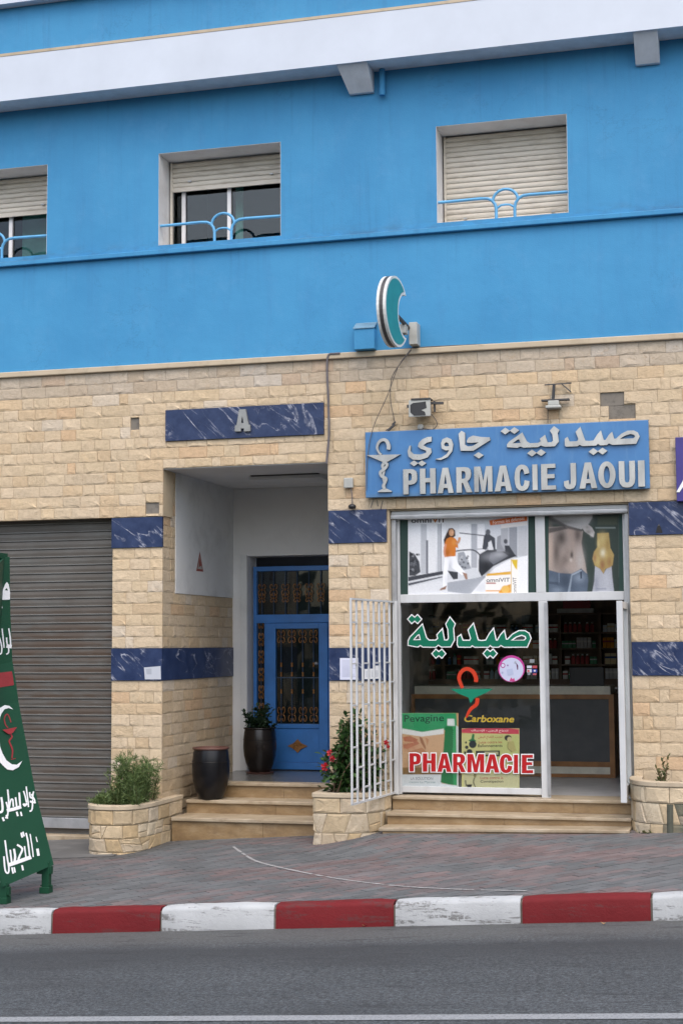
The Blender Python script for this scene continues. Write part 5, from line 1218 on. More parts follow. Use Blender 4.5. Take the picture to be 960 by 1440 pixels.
# blue box
a = at(497, 457, -.13); b = at(526, 493, -.13)
o = thing('wall_box', 'blue painted box on the wall left of the crescent sign', 'box', ((a.x+b.x)/2, -.001, 5.19))
zf, zk = at(500, 462, -.14).z, at(510, 454, 0).z
B('body', 'blue_paint', o, a.x, b.x, -.13, -.001, 5.172, zf-.004, bevel=.006)
m = MB(); m.add([(a.x-.006, -.14, zf-.003), (b.x+.006, -.14, zf-.003), (b.x+.006, -.001, zk-.01), (a.x-.006, -.001, zk-.01), (a.x-.006, -.14, zf+.005), (b.x+.006, -.14, zf+.005), (b.x+.006, -.001, zk), (a.x-.006, -.001, zk)], [(0,1,5,4),(1,2,6,5),(2,3,7,6),(3,0,4,7),(4,5,6,7),(3,2,1,0)]); m.build('lid', 'lid_grey', o)
# floodlight over the sign (left): shattered lamp
a = at(575, 560, -.16); b = at(606, 586, -.16); cx, cz_ = (a.x+b.x)/2, (a.z+b.z)/2
fl = thing('flood_light', 'broken grey floodlight with a dark lens above the left half of the pharmacy sign', 'floodlight', (cx, -.03, b.z))
m = MB(); m.add([(a.x, -.20, b.z), (b.x, -.20, b.z), (b.x-.02, -.06, b.z+.03), (a.x+.02, -.06, b.z+.03), (a.x, -.20, a.z-.03), (b.x, -.20, a.z-.03), (b.x-.02, -.06, a.z), (a.x+.02, -.06, a.z)], [(0,1,5,4),(1,2,6,5),(2,3,7,6),(3,0,4,7),(4,5,6,7),(3,2,1,0)]); m.build('housing', 'grey_plastic', fl, bevel=.008)
m = MB(); w_ = b.x-a.x; h_ = a.z-.03-b.z
m.prism([(a.x+.02, b.z+.05), (a.x+.06, b.z+.012), (b.x-.05, b.z+.012), (b.x-.06, b.z+.05), (b.x-.10, b.z+.07), (b.x-.04, b.z+.09), (b.x-.05, a.z-.05), (b.x-.10, a.z-.055), (a.x+.05, a.z-.06), (a.x+.02, a.z-.08)], -.203, -.196); m.build('lens', 'black_plastic', fl)
m = MB(); m.box(a.x+.03, b.x+.0, -.21, -.05, a.z-.028, a.z-.012); m.box(a.x-.02, a.x, -.19, -.16, cz_, cz_+.03); m.build('hood', 'dark_metal', fl)
m = MB(); m.obox((b.x-.02, -.1, a.z-.055), (b.x+.12, -.1, a.z-.06), .04, .025); m.obox((b.x+.02, -.09, a.z-.03), (b.x+.025, -.09, a.z-.15), .02, .02); m.obox((cx, -.06, cz_), (cx, -.005, cz_), .05, .06); m.build('bracket', 'dark_metal', fl)
q = at(591, 600, -.06); kn = thing('wall_socket', 'small round grey knob on top edge of the pharmacy sign below the floodlight', 'knob', (q.x, -.06, 4.28))
m = MB(); m.lathe([(0, 0), (.026, 0), (.034, .012), (.034, .04), (.026, .055), (0, .058)], (q.x, -.06, 4.279), 14); m.build('cap', 'grey_plastic', kn, smooth=True)
B('foot', 'dark_metal', kn, q.x-.05, q.x+.06, -.08, -.04, 4.2765, 4.2788)
# second lamp remains (right)
q = at(778, 568, -.1)
l2 = thing('lamp_bracket', 'rusted lamp bracket with two pale steps above the middle of the pharmacy sign', 'bracket', (q.x, -.02, q.z-.04))
m = MB(); m.box(q.x-.085, q.x+.075, -.13, -.02, q.z-.045, q.z-.015); m.box(q.x-.06, q.x+.055, -.115, -.02, q.z-.014, q.z+.035); m.build('lamp_body', 'grey_plastic', l2, bevel=.008)
m = MB(); m.box(q.x-.13, q.x+.16, -.10, -.03, q.z+.0355, q.z+.052); m.obox((q.x-.01, -.06, q.z+.05), (q.x+.0, -.04, q.z+.22), .03, .012); m.obox((q.x-.1, -.04, q.z+.215), (q.x+.18, -.04, q.z+.22), .012, .012); m.obox((q.x+.08, -.04, q.z+.215), (q.x+.17, -.04, q.z+.13), .012, .012); m.build('bracket_arm', 'dark_metal', l2)
MB().tube([(q.x-.07, -.032, q.z-.04), (q.x-.075, -.031, q.z-.25)], .004, 5).build('lead', 'wire', l2)
# little box with plug, left of the sign
a = at(483, 672, -.06); b = at(496, 686, -.06)
jb = thing('junction_box', 'small pale junction box left of the pharmacy sign with a black plug hanging below', 'junction box', ((a.x+b.x)/2, -.02, b.z))
B('body', 'grey_plastic', jb, a.x, b.x, -.065, -.02, b.z, a.z, bevel=.01)
q = at(495, 712, -.06); MB().tube(smooth_path([(b.x-.03, -.04, b.z), (b.x-.015, -.05, b.z-.06), (q.x, -.04, q.z)], 4), .006, 6).build('lead', 'cable', jb)
m = MB(); m.lathe([(0, 0), (.035, .005), (.045, .03), (.03, .05), (0, .06)], (q.x, -.06, q.z-.03), 12); m.build('plug', 'black_plastic', jb, smooth=True)
# cables
def cable(name, label, px, r, Y, cat='cable', m_='cable'):
    pts = [at(a, b, Y) for a, b in px]; P = smooth_path([tuple(p) for p in pts], 4)
    o = MB().tube(P, r, 6).build(name, m_, None); return tag(o, label, cat)
cable('wall_cable', 'thick dark cable running down the stone right of the marble band with the letter A', [(478, 497), (470, 497.5), (461.5, 500), (459.8, 520), (461.5, 560), (462.5, 610), (460, 640), (459, 652)], .0125, -.045)
cable('wire', 'thin wire trailing from the crescent sign over the left end of the pharmacy sign', [(580, 488), (560, 515), (545, 555), (525, 600), (517, 640), (515, 690)], .0042, -.11, 'wire', 'wire')
cable('wire', 'thin wire from the crescent sign to a dark frayed end above the pharmacy sign', [(578, 492), (555, 522), (549, 540), (549, 565), (553, 585), (555, 596)], .0048, -.045, 'wire', 'wire')
cable('wire', 'wire looping from the floodlight down to the round knob', [(604, 580), (612, 590), (614, 598), (607, 604), (593, 602)], .005, -.08, 'wire', 'wire')
cable('wire', 'dark wire lying along the top edge of the stone coping under the blue wall', [(462, 498.5), (500, 495.5), (560, 491.5), (600, 488), (640, 486), (700, 483.5)], .006, -.03, 'wire', 'wire')
m = MB(); q = at(551, 600, -.05); m.obox((q.x-.05, -.05, 4.285), (q.x+.03, -.05, 4.35), .03, .02); m.obox((q.x-.07, -.05, 4.29), (q.x-.02, -.05, 4.31), .015, .01); m.obox((q.x+.0, -.05, 4.35), (q.x+.04, -.05, 4.38), .02, .012)
o = m.build('wire_clip', 'dark_metal'); tag(o, 'rusty clip of tangled wire on the top left edge of the pharmacy sign', 'clip')
m = MB(); a = at(564, 707, -.03)
for u, v in (((538, 704), (535, 716)), ((525, 702), (521, 714)), ((530, 703), (531, 712))):
    p, q = at(*u, -.05), at(*v, -.04); m.tube([tuple(p), tuple(q)], .005, 5)
o = m.build('loose_wires', 'wire'); tag(o, 'loose dark wire ends dangling below the left end of the pharmacy sign', 'wires')
q = at(926, 745, -.03); m = MB()
m.add([(q.x-.035, -.022, q.z-.03), (q.x+.035, -.022, q.z-.03), (q.x+.01, -.05, q.z+.04), (q.x-.012, -.05, q.z+.04), (q.x, -.022, q.z+.06)], [(0,1,2,3), (0,3,4), (1,4,2), (3,2,4)]); o = m.build('wall_hook', 'dark_metal'); tag(o, 'small broken hook on the marble band right of the shop door', 'hook')
# ================================================================ PLANTERS
def superell(xc, hw, d, ex, n=40):
    out = []
    for i in range(n+1):
        a = math.pi+math.pi*i/n; cx, sx = math.cos(a), math.sin(a)
        out.append((xc+hw*math.copysign(abs(cx)**ex, cx), -abs(d)*abs(sx)**ex))
    return out
class Outline:
    def __init__(s, pts, cl=None):
        s.p = [Vector(p) for p in pts]; s.l = [0]
        for a, b in zip(s.p[:-1], s.p[1:]): s.l.append(s.l[-1]+(b-a).length)
        s.L = s.l[-1]
    def at(s, t):
        t = min(max(t, 0), s.L-1e-6)
        i = next(k for k in range(len(s.l)-1) if s.l[k+1] >= t); u = (t-s.l[i])/max(1e-9, s.l[i+1]-s.l[i])
        p = s.p[i].lerp(s.p[i+1], u)
        a, b = s.at_raw(max(0, t-.03)), s.at_raw(min(s.L-1e-6, t+.03)); d = (b-a).normalized(); return p, Vector((d.y, -d.x))
    def at_raw(s, t):
        i = next((k for k in range(len(s.l)-1) if s.l[k+1] >= t), len(s.l)-2); u = (t-s.l[i])/max(1e-9, s.l[i+1]-s.l[i]); return s.p[i].lerp(s.p[i+1], u)
    def offset(s, d, n=60): return [tuple(p+nn*d) for p, nn in (s.at(s.L*i/n) for i in range(n+1))]
def clip(poly, px, pz, nx, nz):
    out = []
    for i in range(len(poly)):
        a, b = poly[i], poly[(i+1) % len(poly)]; da = (a[0]-px)*nx+(a[1]-pz)*nz; db = (b[0]-px)*nx+(b[1]-pz)*nz
        if da <= 0: out.append(a)
        if da*db < 0: t = da/(da-db); out.append((a[0]+(b[0]-a[0])*t, a[1]+(b[1]-a[1])*t))
    return out
def cells(L, z0, z1, size, rg):
    seeds = []; tries = 0
    while tries < 4000 and len(seeds) < L*(z1-z0)/(size*size)*1.15:
        p = (rg.uniform(0, L), rg.uniform(z0, z1)); tries += 1
        if all(math.hypot(p[0]-q[0], (p[1]-q[1])) > size*.72 for q in seeds): seeds.append(p)
    out = []
    for p in seeds:
        poly = [(max(0, p[0]-.5), z0), (min(L, p[0]+.5), z0), (min(L, p[0]+.5), z1), (max(0, p[0]-.5), z1)]
        for q in seeds:
            if q is p: continue
            nx, nz = q[0]-p[0], q[1]-p[1]; poly = clip(poly, (p[0]+q[0])/2, (p[1]+q[1])/2, nx, nz)
            if len(poly) < 3: break
        if len(poly) >= 3: out.append(poly)
    return out
def curved_piece(ol, poly, th, rg, gap=.0025, base=-.012):
    cx = sum(p[0] for p in poly)/len(poly); cz = sum(p[1] for p in poly)/len(poly); P = []
    for i in range(len(poly)):
        a, b = poly[i], poly[(i+1) % len(poly)]; n = max(1, int(abs(b[0]-a[0])/.07))
        for k in range(n): P.append((a[0]+(b[0]-a[0])*k/n, a[1]+(b[1]-a[1])*k/n))
    Q = []
    for p in P:
        d = Vector((cx-p[0], cz-p[1])); l = d.length; d = d/l if l > 1e-6 else d; g = min(gap*1.3, l*.4); Q.append((p[0]+d.x*g, p[1]+d.y*g))
    n = len(Q); vs = []
    def W_(s_, z, o): p, nn = ol.at(s_); return (p.x+nn.x*o, p.y+nn.y*o, z)
    for q in Q: vs.append(W_(q[0], q[1], base))
    for q in Q: vs.append(W_(q[0], q[1], th*.6))
    for q in Q: vs.append(W_(q[0]+(cx-q[0])*.22+rg.uniform(-.004, .004), q[1]+(cz-q[1])*.22+rg.uniform(-.004, .004), th*rg.uniform(.85, 1.2)))
    vs.append(W_(cx, cz, th*rg.uniform(.9, 1.25))); fs = []
    for i in range(n):
        j = (i+1) % n; fs += [(i, j, n+j, n+i), (n+i, n+j, 2*n+j, 2*n+i), (2*n+i, 2*n+j, 3*n)]
    return MB().add(vs, fs)
def planter(label, ol, ztop, zbase, rg, skip=None, band=.155, size=.185):
    pl = thing('stone_planter', label, 'planter', (sum(p.x for p in ol.p)/len(ol.p), min(p.y for p in ol.p)/2, zbase))
    inner = ol.offset(-.002); core = inner+[(inner[-1][0], -.001), (inner[0][0], -.001)]
    MB().prismz(core, zbase-.35, ztop-.10).build('planter_core', 'mortar' if not skip else 'moss', pl)
    so_ = ol.offset(-.10); MB().prismz(so_+[(so_[-1][0], -.002), (so_[0][0], -.002)], ztop-.0995, ztop-.065).build('soil', 'soil', pl)
    # coping in three lengths
    nseg = 3; N = 60; oo = ol.offset(.028, N); ii = ol.offset(-.095, N)
    for k in range(nseg):
        a, b = k*N//nseg, (k+1)*N//nseg; rim = oo[a:b+1]; rin = ii[a:b+1][::-1]; e = .0015
        ring = rim+rin; MB().prismz(ring, ztop-.045, ztop).build('coping_stone', 'coping', pl, bevel=.006)
    def tone(): return rg.choice([(.62, .51, .35), (.64, .55, .40), (.60, .48, .31), (.60, .50, .36), (.66, .57, .43), (.56, .42, .24)])
    lay_ = []
    s_ = 0
    while s_ < ol.L-.02:
        w_ = rg.uniform(.2, .34)
        if ol.L-(s_+w_) < .14: w_ = ol.L-s_
        lay_.append(([(s_, ztop-.048-band), (s_+w_, ztop-.048-band), (s_+w_, ztop-.048), (s_, ztop-.048)], .022)); s_ += w_
    zt = ztop-.05-band; zb_ = zbase-.12; nr = max(2, round((zt-zb_)/.165)); zc_ = [zb_+(zt-zb_)*i/nr for i in range(nr+1)]
    for r_ in range(nr):
        cuts = [0.]
        while cuts[-1] < ol.L-.16: cuts.append(cuts[-1]+rg.uniform(.11, .25))
        if ol.L-cuts[-1] < .09: cuts[-1] = ol.L
        else: cuts.append(ol.L)
        tp = [min(ol.L, max(0, c+rg.uniform(-.05, .05))) if 0 < c < ol.L else c for c in cuts]; bt = [min(ol.L, max(0, c+rg.uniform(-.05, .05))) if 0 < c < ol.L else c for c in cuts]
        for i in range(len(cuts)-1):
            q = [(bt[i], zc_[r_]), (bt[i+1], zc_[r_]), (tp[i+1], zc_[r_+1]), (tp[i], zc_[r_+1])]; k_ = rg.random()
            if k_ < .38:
                f0, f1 = rg.uniform(.25, .75), rg.uniform(.25, .75); e0 = (q[0][0]+(q[3][0]-q[0][0])*f0, q[0][1]+(q[3][1]-q[0][1])*f0); e1 = (q[1][0]+(q[2][0]-q[1][0])*f1, q[1][1]+(q[2][1]-q[1][1])*f1)
                lay_ += [([q[0], q[1], e1, e0], .014), ([e0, e1, q[2], q[3]], .012)]
            elif k_ < .62:
                f0 = rg.uniform(.2, .8); e0 = (q[3][0]+(q[2][0]-q[3][0])*f0, q[3][1]); lay_ += [([q[0], e0, q[3]], .012), ([q[0], q[1], q[2], e0], .014)]
            else:
                lay_.append((q, .014))
    for poly, th in lay_:
        cs_ = sum(p[0] for p in poly)/len(poly); cz_ = sum(p[1] for p in poly)/len(poly)
        o = curved_piece(ol, poly, th, rg).build('stone', 'stone', pl); t = tone()
        if skip and skip(cs_, cz_): t = rg.choice([(.13, .135, .10), (.20, .19, .14), (.30, .26, .20), (.10, .11, .085)])
        v = rg.uniform(.88, 1.05); o.color = (t[0]*v, t[1]*v, t[2]*v, 1)
    return pl
rg = random.Random(12)
so1 = superell(-2.165, .330, -.82, .62); o1 = Outline([p for p in so1 if p[0] < -1.86]+[(-1.842, -.42), (-1.838, -.2), (-1.838, .45)])
planter('rounded stone planter beside the garage shutter holding a feathery green bush', o1, .335, ground_z(-2.2, -.5), rg)
pts2 = [(.020, -.001), (.020, -.585), (.12, -.60), (.34, -.60), (.46, -.575), (.56, -.51), (.63, -.40), (.665, -.26), (.675, -.10), (.678, -.001)]
o2_ = Outline(pts2); planter('square fronted stone planter between the entrance and the shop steps', o2_, .49, ground_z(.3, -.5), rg)
o3 = Outline(superell(3.86, .650, -.66, .55)); 
planter('large rounded stone planter right of the shop door with bare damp patch', o3, .665, ground_z(3.5, -.5), rg, skip=lambda s_, z: o3.at(s_)[0].x > 3.60 and z < .45)
m = MB(); q = at(941, 1140, -.66); m.tube([(q.x, -.655, .15), (q.x+.005, -.658, .455)], .032, 10); o = m.build('drain_stub', 'moss'); tag(o, 'short mossy cement pipe stub against the front of the large right planter', 'pipe')
# ---------------------------------------------------------------- plants
def leafblade(m, p, d, up, L, W):
    d = d.normalized(); s_ = d.cross(up)
    if s_.length < 1e-3: s_ = d.orthogonal()
    s_.normalize(); n = s_.cross(d)
    m.add([p, p+d*L*.3+s_*W*.42+n*L*.04, p+d*L*.65+s_*W*.45+n*L*.03, p+d*L-n*L*.08, p+d*L*.65-s_*W*.45+n*L*.03, p+d*L*.3-s_*W*.42+n*L*.04], [(0, 1, 2, 3), (0, 3, 4, 5)])
def rv(rg): 
    while True:
        v = Vector((rg.uniform(-1, 1), rg.uniform(-1, 1), rg.uniform(-1, 1)))
        if .05 < v.length < 1: return v.normalized()
rg = random.Random(33)
fb = thing('feathery_bush', 'feathery green bush growing in the planter beside the garage shutter', 'bush', (-2.15, -.4, .26))
m = MB(); st = MB()
PXB = [(192, 1062, .62), (175, 1085, .5), (212, 1078, .5), (222, 1100, .35), (160, 1105, .3), (148, 1118, .2), (185, 1098, .4), (205, 1062, .55)]
for k in range(95):
    bx = rg.uniform(-2.42, -1.90); by = rg.uniform(-.66, -.12)
    env = .10+.46*max(0, 1-((bx+2.03)/.24)**2) if bx > -2.22 else .07+.13*max(0, (bx+2.5)/.28)
    H = env*rg.uniform(.6, 1.12); lean = Vector((rg.uniform(-.3, .3), rg.uniform(-.35, .2), 1)).normalized()
    base = Vector((bx, by, .26)); tip = base+lean*H; st.tube([tuple(base), tuple(base.lerp(tip, .6)+Vector((rg.uniform(-.02, .02), 0, 0))), tuple(tip)], [.004, .003, .0015], 4)
    for j in range(int(26*H/.4)+5):
        t = rg.uniform(.12, 1); p = base.lerp(tip, t); d = (rv(rg)+Vector((0, 0, .75))).normalized(); L = rg.uniform(.05, .11)
        leafblade(m, p, d, rv(rg), L, .0055)
        for q in range(4): leafblade(m, p+d*L*rg.uniform(.3, .8), (d+rv(rg)*.9), rv(rg), L*.55, .0045)
o = m.build('foliage', 'leaf_feathery', fb); o['kind'] = 'stuff'; st.build('stems', 'leaf_dry', fb)['kind'] = 'stuff'
# hibiscus
hb = thing('hibiscus_bush', 'dark green bush with red flowers behind the security gate bars', 'bush', (.3, -.3, .42))
m = MB(); st = MB(); rg = random.Random(9)
for k in range(62):
    base = Vector((rg.uniform(.12, .58), rg.uniform(-.45, -.12), .43)); ang = rg.uniform(0, 6.28); r_ = rg.uniform(.03, .36)
    tip = Vector((.36+r_*math.cos(ang)*1.0, -.28+r_*math.sin(ang)*.8, .43+rg.uniform(.35, .80)*(1-.5*(r_/.4)**2)+.05)); mid = base.lerp(tip, .5)+Vector((rg.uniform(-.05, .05), rg.uniform(-.05, .05), .02))
    st.tube([tuple(base), tuple(mid), tuple(tip)], [.008, .006, .003], 5)
    for j in range(40):
        t = rg.uniform(.18, 1.03); p = base.lerp(mid, t*2) if t < .5 else mid.lerp(tip, t*2-1)
        d = (rv(rg)+Vector((0, -.25, .15))).normalized(); L = rg.uniform(.045, .085); p = p+d*rg.uniform(.0, .05); leafblade(m, p, d, (Vector((0, 0, 1))+rv(rg)*.6), L, L*.62)
for k in range(320):
    a = rg.uniform(0, 6.28); r_ = rg.uniform(.05, .34); p = Vector((.36+r_*math.cos(a), -.3+r_*math.sin(a)*.9, rg.uniform(.46, .92))); leafblade(m, p, (rv(rg)+Vector((0, -.3, 0))), Vector((0, 0, 1))+rv(rg)*.6, rg.uniform(.05, .085), .05)
m.build('foliage', 'leaf_hibiscus', hb)['kind'] = 'stuff'; st.build('branches', 'dark_wood', hb)['kind'] = 'stuff'
def flower(px, py, Y, r):
    c = at(px, py, Y); f_ = MB(); axis = Vector((rg.uniform(-.5, .3), -1, rg.uniform(-.1, .4))).normalized(); u = axis.orthogonal().normalized(); v = axis.cross(u)
    for k in range(5):
        a = k*2*math.pi/5; d = u*math.cos(a)+v*math.sin(a); s_ = u*-math.sin(a)+v*math.cos(a)
        f_.add([c, c+d*r*.5+s_*r*.35+axis*r*.25, c+d*r+s_*r*.42+axis*r*.25, c+d*r*1.12+axis*r*.15, c+d*r-s_*r*.42+axis*r*.25, c+d*r*.5-s_*r*.35+axis*r*.25], [(0, 1, 2, 3), (0, 3, 4, 5)])
    f_.tube([tuple(c), tuple(c+axis*r*1.2)], .006, 5); f_.build('flower', 'petal_red', hb)
flower(464, 1059, -.45, .033); flower(467.5, 1067, -.5, .032); flower(457, 1078, -.5, .040); flower(543, 1044, -.25, .026); flower(546, 1050, -.2, .02)
# sapling in the right planter
sp = thing('sapling', 'small sparse sapling in the large rounded planter right of the shop door', 'plant', (3.62, -.35, .6))
m = MB(); st = MB(); rg = random.Random(6); q = at(932, 1098, -.4); b0 = Vector((q.x, -.4, .6))
for (px, py) in ((938, 1062), (931, 1068), (922, 1080), (936, 1076), (926, 1086)):
    tip = at(px, py, -.4+rg.uniform(-.08, .08)); st.tube([tuple(b0), tuple(b0.lerp(tip, .5)+Vector((.012, 0, 0))), tuple(tip)], [.006, .004, .002], 5)
    for j in range(17):
        p = b0.lerp(tip, rg.uniform(.2, 1)); d = (rv(rg)*.8+Vector((0, 0, .7))).normalized(); leafblade(m, p, d, rv(rg), rg.uniform(.03, .055), .02)
for j in range(26):
    p = b0+Vector((rg.uniform(-.07, .06), rg.uniform(-.06, .06), rg.uniform(0, .06))); leafblade(m, p, rv(rg)+Vector((0, 0, .6)), rv(rg), .05, .022)
m.build('foliage', 'leaf_dry', sp)['kind'] = 'stuff'; st.build('stems', 'dark_wood', sp)['kind'] = 'stuff'
m = MB(); rg = random.Random(61)                                      # weeds at the foot of the planters
for (px, py, n) in ((908, 1172, 30), (945, 1166, 40), (528, 1180, 10), (112, 1205, 0)):
    p0 = on_ground(px, py)
    for j in range(n):
        p = Vector((p0.x+rg.gauss(0, .045), p0.y+rg.gauss(0, .015), 0)); p.z = ground_z(p.x, p.y); leafblade(m, p, rv(rg)+Vector((0, 0, .9)), rv(rg), rg.uniform(.02, .05), .012)
o = m.build('weeds', 'leaf_dry'); tag(o, 'weeds sprouting along the foot of the planters', 'weeds', kind='stuff')
# ---------------------------------------------------------------- pots
def pot(label, px, py, Y, w_px, h_px, z, mat, rimmat):
    c = at(px, py, Y); dist = (c-CAM).dot(_f); r = w_px/2/F*dist; h = h_px/F*dist
    po = thing('glazed_urn', label, 'urn', (c.x, Y, z))
    prof = [(r*.0, 0), (r*.60, 0), (r*.66, .02), (r*.82, h*.18), (r*.95, h*.36), (r*1.0, h*.54), (r*.985, h*.74), (r*.935, h*.90), (r*.90, h*.955)]
    m = MB(); m.lathe(prof, (c.x, Y, z), 40); edge_split_smooth(m.build('body', mat, po), 50)
    m = MB(); m.lathe([(r*.90, h*.955), (r*.965, h*.965), (r*.98, h*.985), (r*.95, h), (r*.84, h), (r*.83, h*.9), (0, h*.9)], (c.x, Y, z), 40); m.build('rim', rimmat, po, smooth=True)
    for zz in (.5, .72):
        m = MB(); rr = r*(.955 if zz < .6 else .998); m.lathe([(rr, h*zz), (rr+.004, h*(zz+.008)), (rr, h*(zz+.016))], (c.x, Y, z), 40); m.build('band', mat, po, smooth=True)
    return po, c, r, h
STEP2 = at(340, 1126, .5).z
pot('black glazed urn standing empty on the entrance step against the stone wall', 296.5, 1121, .62, 53, 72, STEP2+.001, 'black_glaze', 'terracotta_rim')
po, c, r, h = pot('brown black urn holding a leafy plant beside the blue door', 365.5, 1080, 2.05, 47, 62, LAND+.02, 'brown_glaze', 'brown_glaze')
m = MB(); m.lathe([(0, 0), (r*.8, 0), (r*.86, .019), (0, .019)], (c.x, 2.05, LAND), 32); m.build('saucer', 'terracotta_rim', po)
pp = thing('potted_plant', 'dark leafy plant growing in the urn beside the blue door', 'plant', (c.x, 2.05, LAND+h))
m = MB(); st = MB(); rg = random.Random(15)
for k in range(26):
    base = Vector((c.x+rg.uniform(-.08, .08), 2.05+rg.uniform(-.08, .08), LAND+h-.03)); tip = base+Vector((rg.uniform(-.26, .22), rg.uniform(-.22, .15), rg.uniform(.08, .34))); st.tube([tuple(base), tuple(tip)], [.006, .003], 5)
    for j in range(22):
        p = base.lerp(tip, rg.uniform(.3, 1.05)); d = rv(rg)+Vector((0, -.2, .2)); L = rg.uniform(.035, .065); leafblade(m, p, d, Vector((0, 0, 1))+rv(rg)*.5, L, L*.75)
m.build('foliage', 'leaf_dark', pp)['kind'] = 'stuff'; st.build('stems', 'leaf_dark', pp)['kind'] = 'stuff'
# ================================================================ A-BOARD
YF = -3.0
prof_px = [(14, 783), (15, 860), (18, 930), (23, 960), (26.5, 987), (36.6, 1041), (50, 1112), (76, 1216)]
PF = [at(x, y, YF) for x, y in prof_px]
U_ = at(5, 1247, -3.56)-PF[-1]; U_ = Vector((U_.x, U_.y, U_.z))         # along the foot of the board, towards the street
nrm = []
for i in range(len(PF)-1):
    d = PF[i]-PF[i+1]; n = d.cross(U_).normalized(); nrm.append(n if n.x > 0 else -n)
def on_board(px, py, off=0.):
    d = ray(px, py); best = None
    for i in range(len(PF)-1):
        n = nrm[i]; t = (PF[i]-CAM).dot(n)/d.dot(n); q = CAM+d*t
        e = PF[i+1]-PF[i]; r_ = q-PF[i]
        # solve r = a*e + b*U
        ee, eu, uu = e.dot(e), e.dot(U_), U_.dot(U_); re, ru = r_.dot(e), r_.dot(U_); det = ee*uu-eu*eu; a_ = (re*uu-ru*eu)/det
        err = max(0, -a_, a_-1)
        if best is None or err < best[0]: best = (err, q+n*off, i)
    return best[1]
foot = ground_z(-1.8, -3.0)
ab = thing('advert_board', 'tall green A shaped board with white Arabic lettering by the kerb', 'advertising board', (PF[-1].x-.3, -3.3, foot))
def sheet(mir):
    m = MB(); vs = []; TH = .018
    ax = PF[0].x-.03
    def mm_(p): return Vector((2*ax-p.x, p.y, p.z)) if mir else p
    top = [mm_(p) for p in PF]; topn = [mm_(p+U_) for p in PF]; n = len(PF); off = Vector((-TH if not mir else TH, 0, 0))
    vs = top+topn+[p+off for p in top]+[p+off for p in topn]
    fs = []
    for i in range(n-1): fs += [(i, i+1, n+i+1, n+i), (2*n+i, 3*n+i, 3*n+i+1, 2*n+i+1), (i, 2*n+i, 2*n+i+1, i+1), (n+i, n+i+1, 3*n+i+1, 3*n+i)]
    fs += [(0, n, 3*n, 2*n), (n-1, 3*n-1, 4*n-1, 2*n-1)]
    return m.add(vs, fs)
sheet(False).build('board_panel', 'sign_green', ab); sheet(True).build('board_panel', 'sign_green', ab)
m = MB(); p = PF[0]; m.box(p.x-.075, p.x-.019, p.y+U_.y, p.y, p.z-.02, p.z+.03); m.build('top_cap', 'sign_green', ab)
def postleg(p, mir=False):
    ax = PF[0].x-.03
    x = 2*ax-p.x if mir else p.x; s_ = -1 if mir else 1; zg = ground_z(x, p.y)
    m = MB(); m.box(x-.035, x+.035, p.y-.03, p.y+.03, zg+.004, p.z+.03); m.box(x-.05, x+.045, p.y-.045, p.y+.04, zg, zg+.055); m.box(x-.06, x+.06, p.y-.008, p.y+.008, zg+.06, zg+.072)
    m.box(x-.05-(0 if mir else .04), x+.05+(.04 if mir else 0), p.y-.02, p.y+.03, p.z-.08, p.z-.01)
    return m.build('leg', 'sign_green', ab, bevel=.004)
pf = Vector((PF[-1].x-.055, PF[-1].y-.03, PF[-1].z)); pn = Vector((PF[-1].x+U_.x-.02, PF[-1].y+U_.y+.06, PF[-1].z+U_.z))
postleg(pf); postleg(pn); postleg(pf, True); postleg(pn, True)
class BPrint:
    def __init__(s, ox, oy, sx): s.o = (ox, oy, sx); s.m = MB(); s.k = 0
    def poly(s, pts, mi=0):
        s.k += 1; s.m.add([on_board(s.o[0]+x/s.o[2], s.o[1]+y/s.o[2], .003+.0004*s.k) for x, y in pts], [tuple(range(len(pts)))], mi)
    def ln(s, pts, w_, mi=0):
        p = smooth_path([(a, b, 0) for a, b in pts], 3) if len(pts) > 2 else [Vector((a, b, 0)) for a, b in pts]
        P = [Vector((q[0], q[1])) for q in p]
        for a, b in zip(P[:-1], P[1:]):
            d = (b-a).normalized(); n = Vector((-d.y, d.x))*w_/2; a2, b2 = a-d*w_*.2, b+d*w_*.2
            s.m.add([on_board(s.o[0]+q.x/s.o[2], s.o[1]+q.y/s.o[2], .003+.0002*(s.k % 9)) for q in (a2+n, a2-n, b2-n, b2+n)], [(0, 1, 2, 3)], mi); s.k += 1
    def done(s, name, mats): return s.m.build(name, mats, ab)
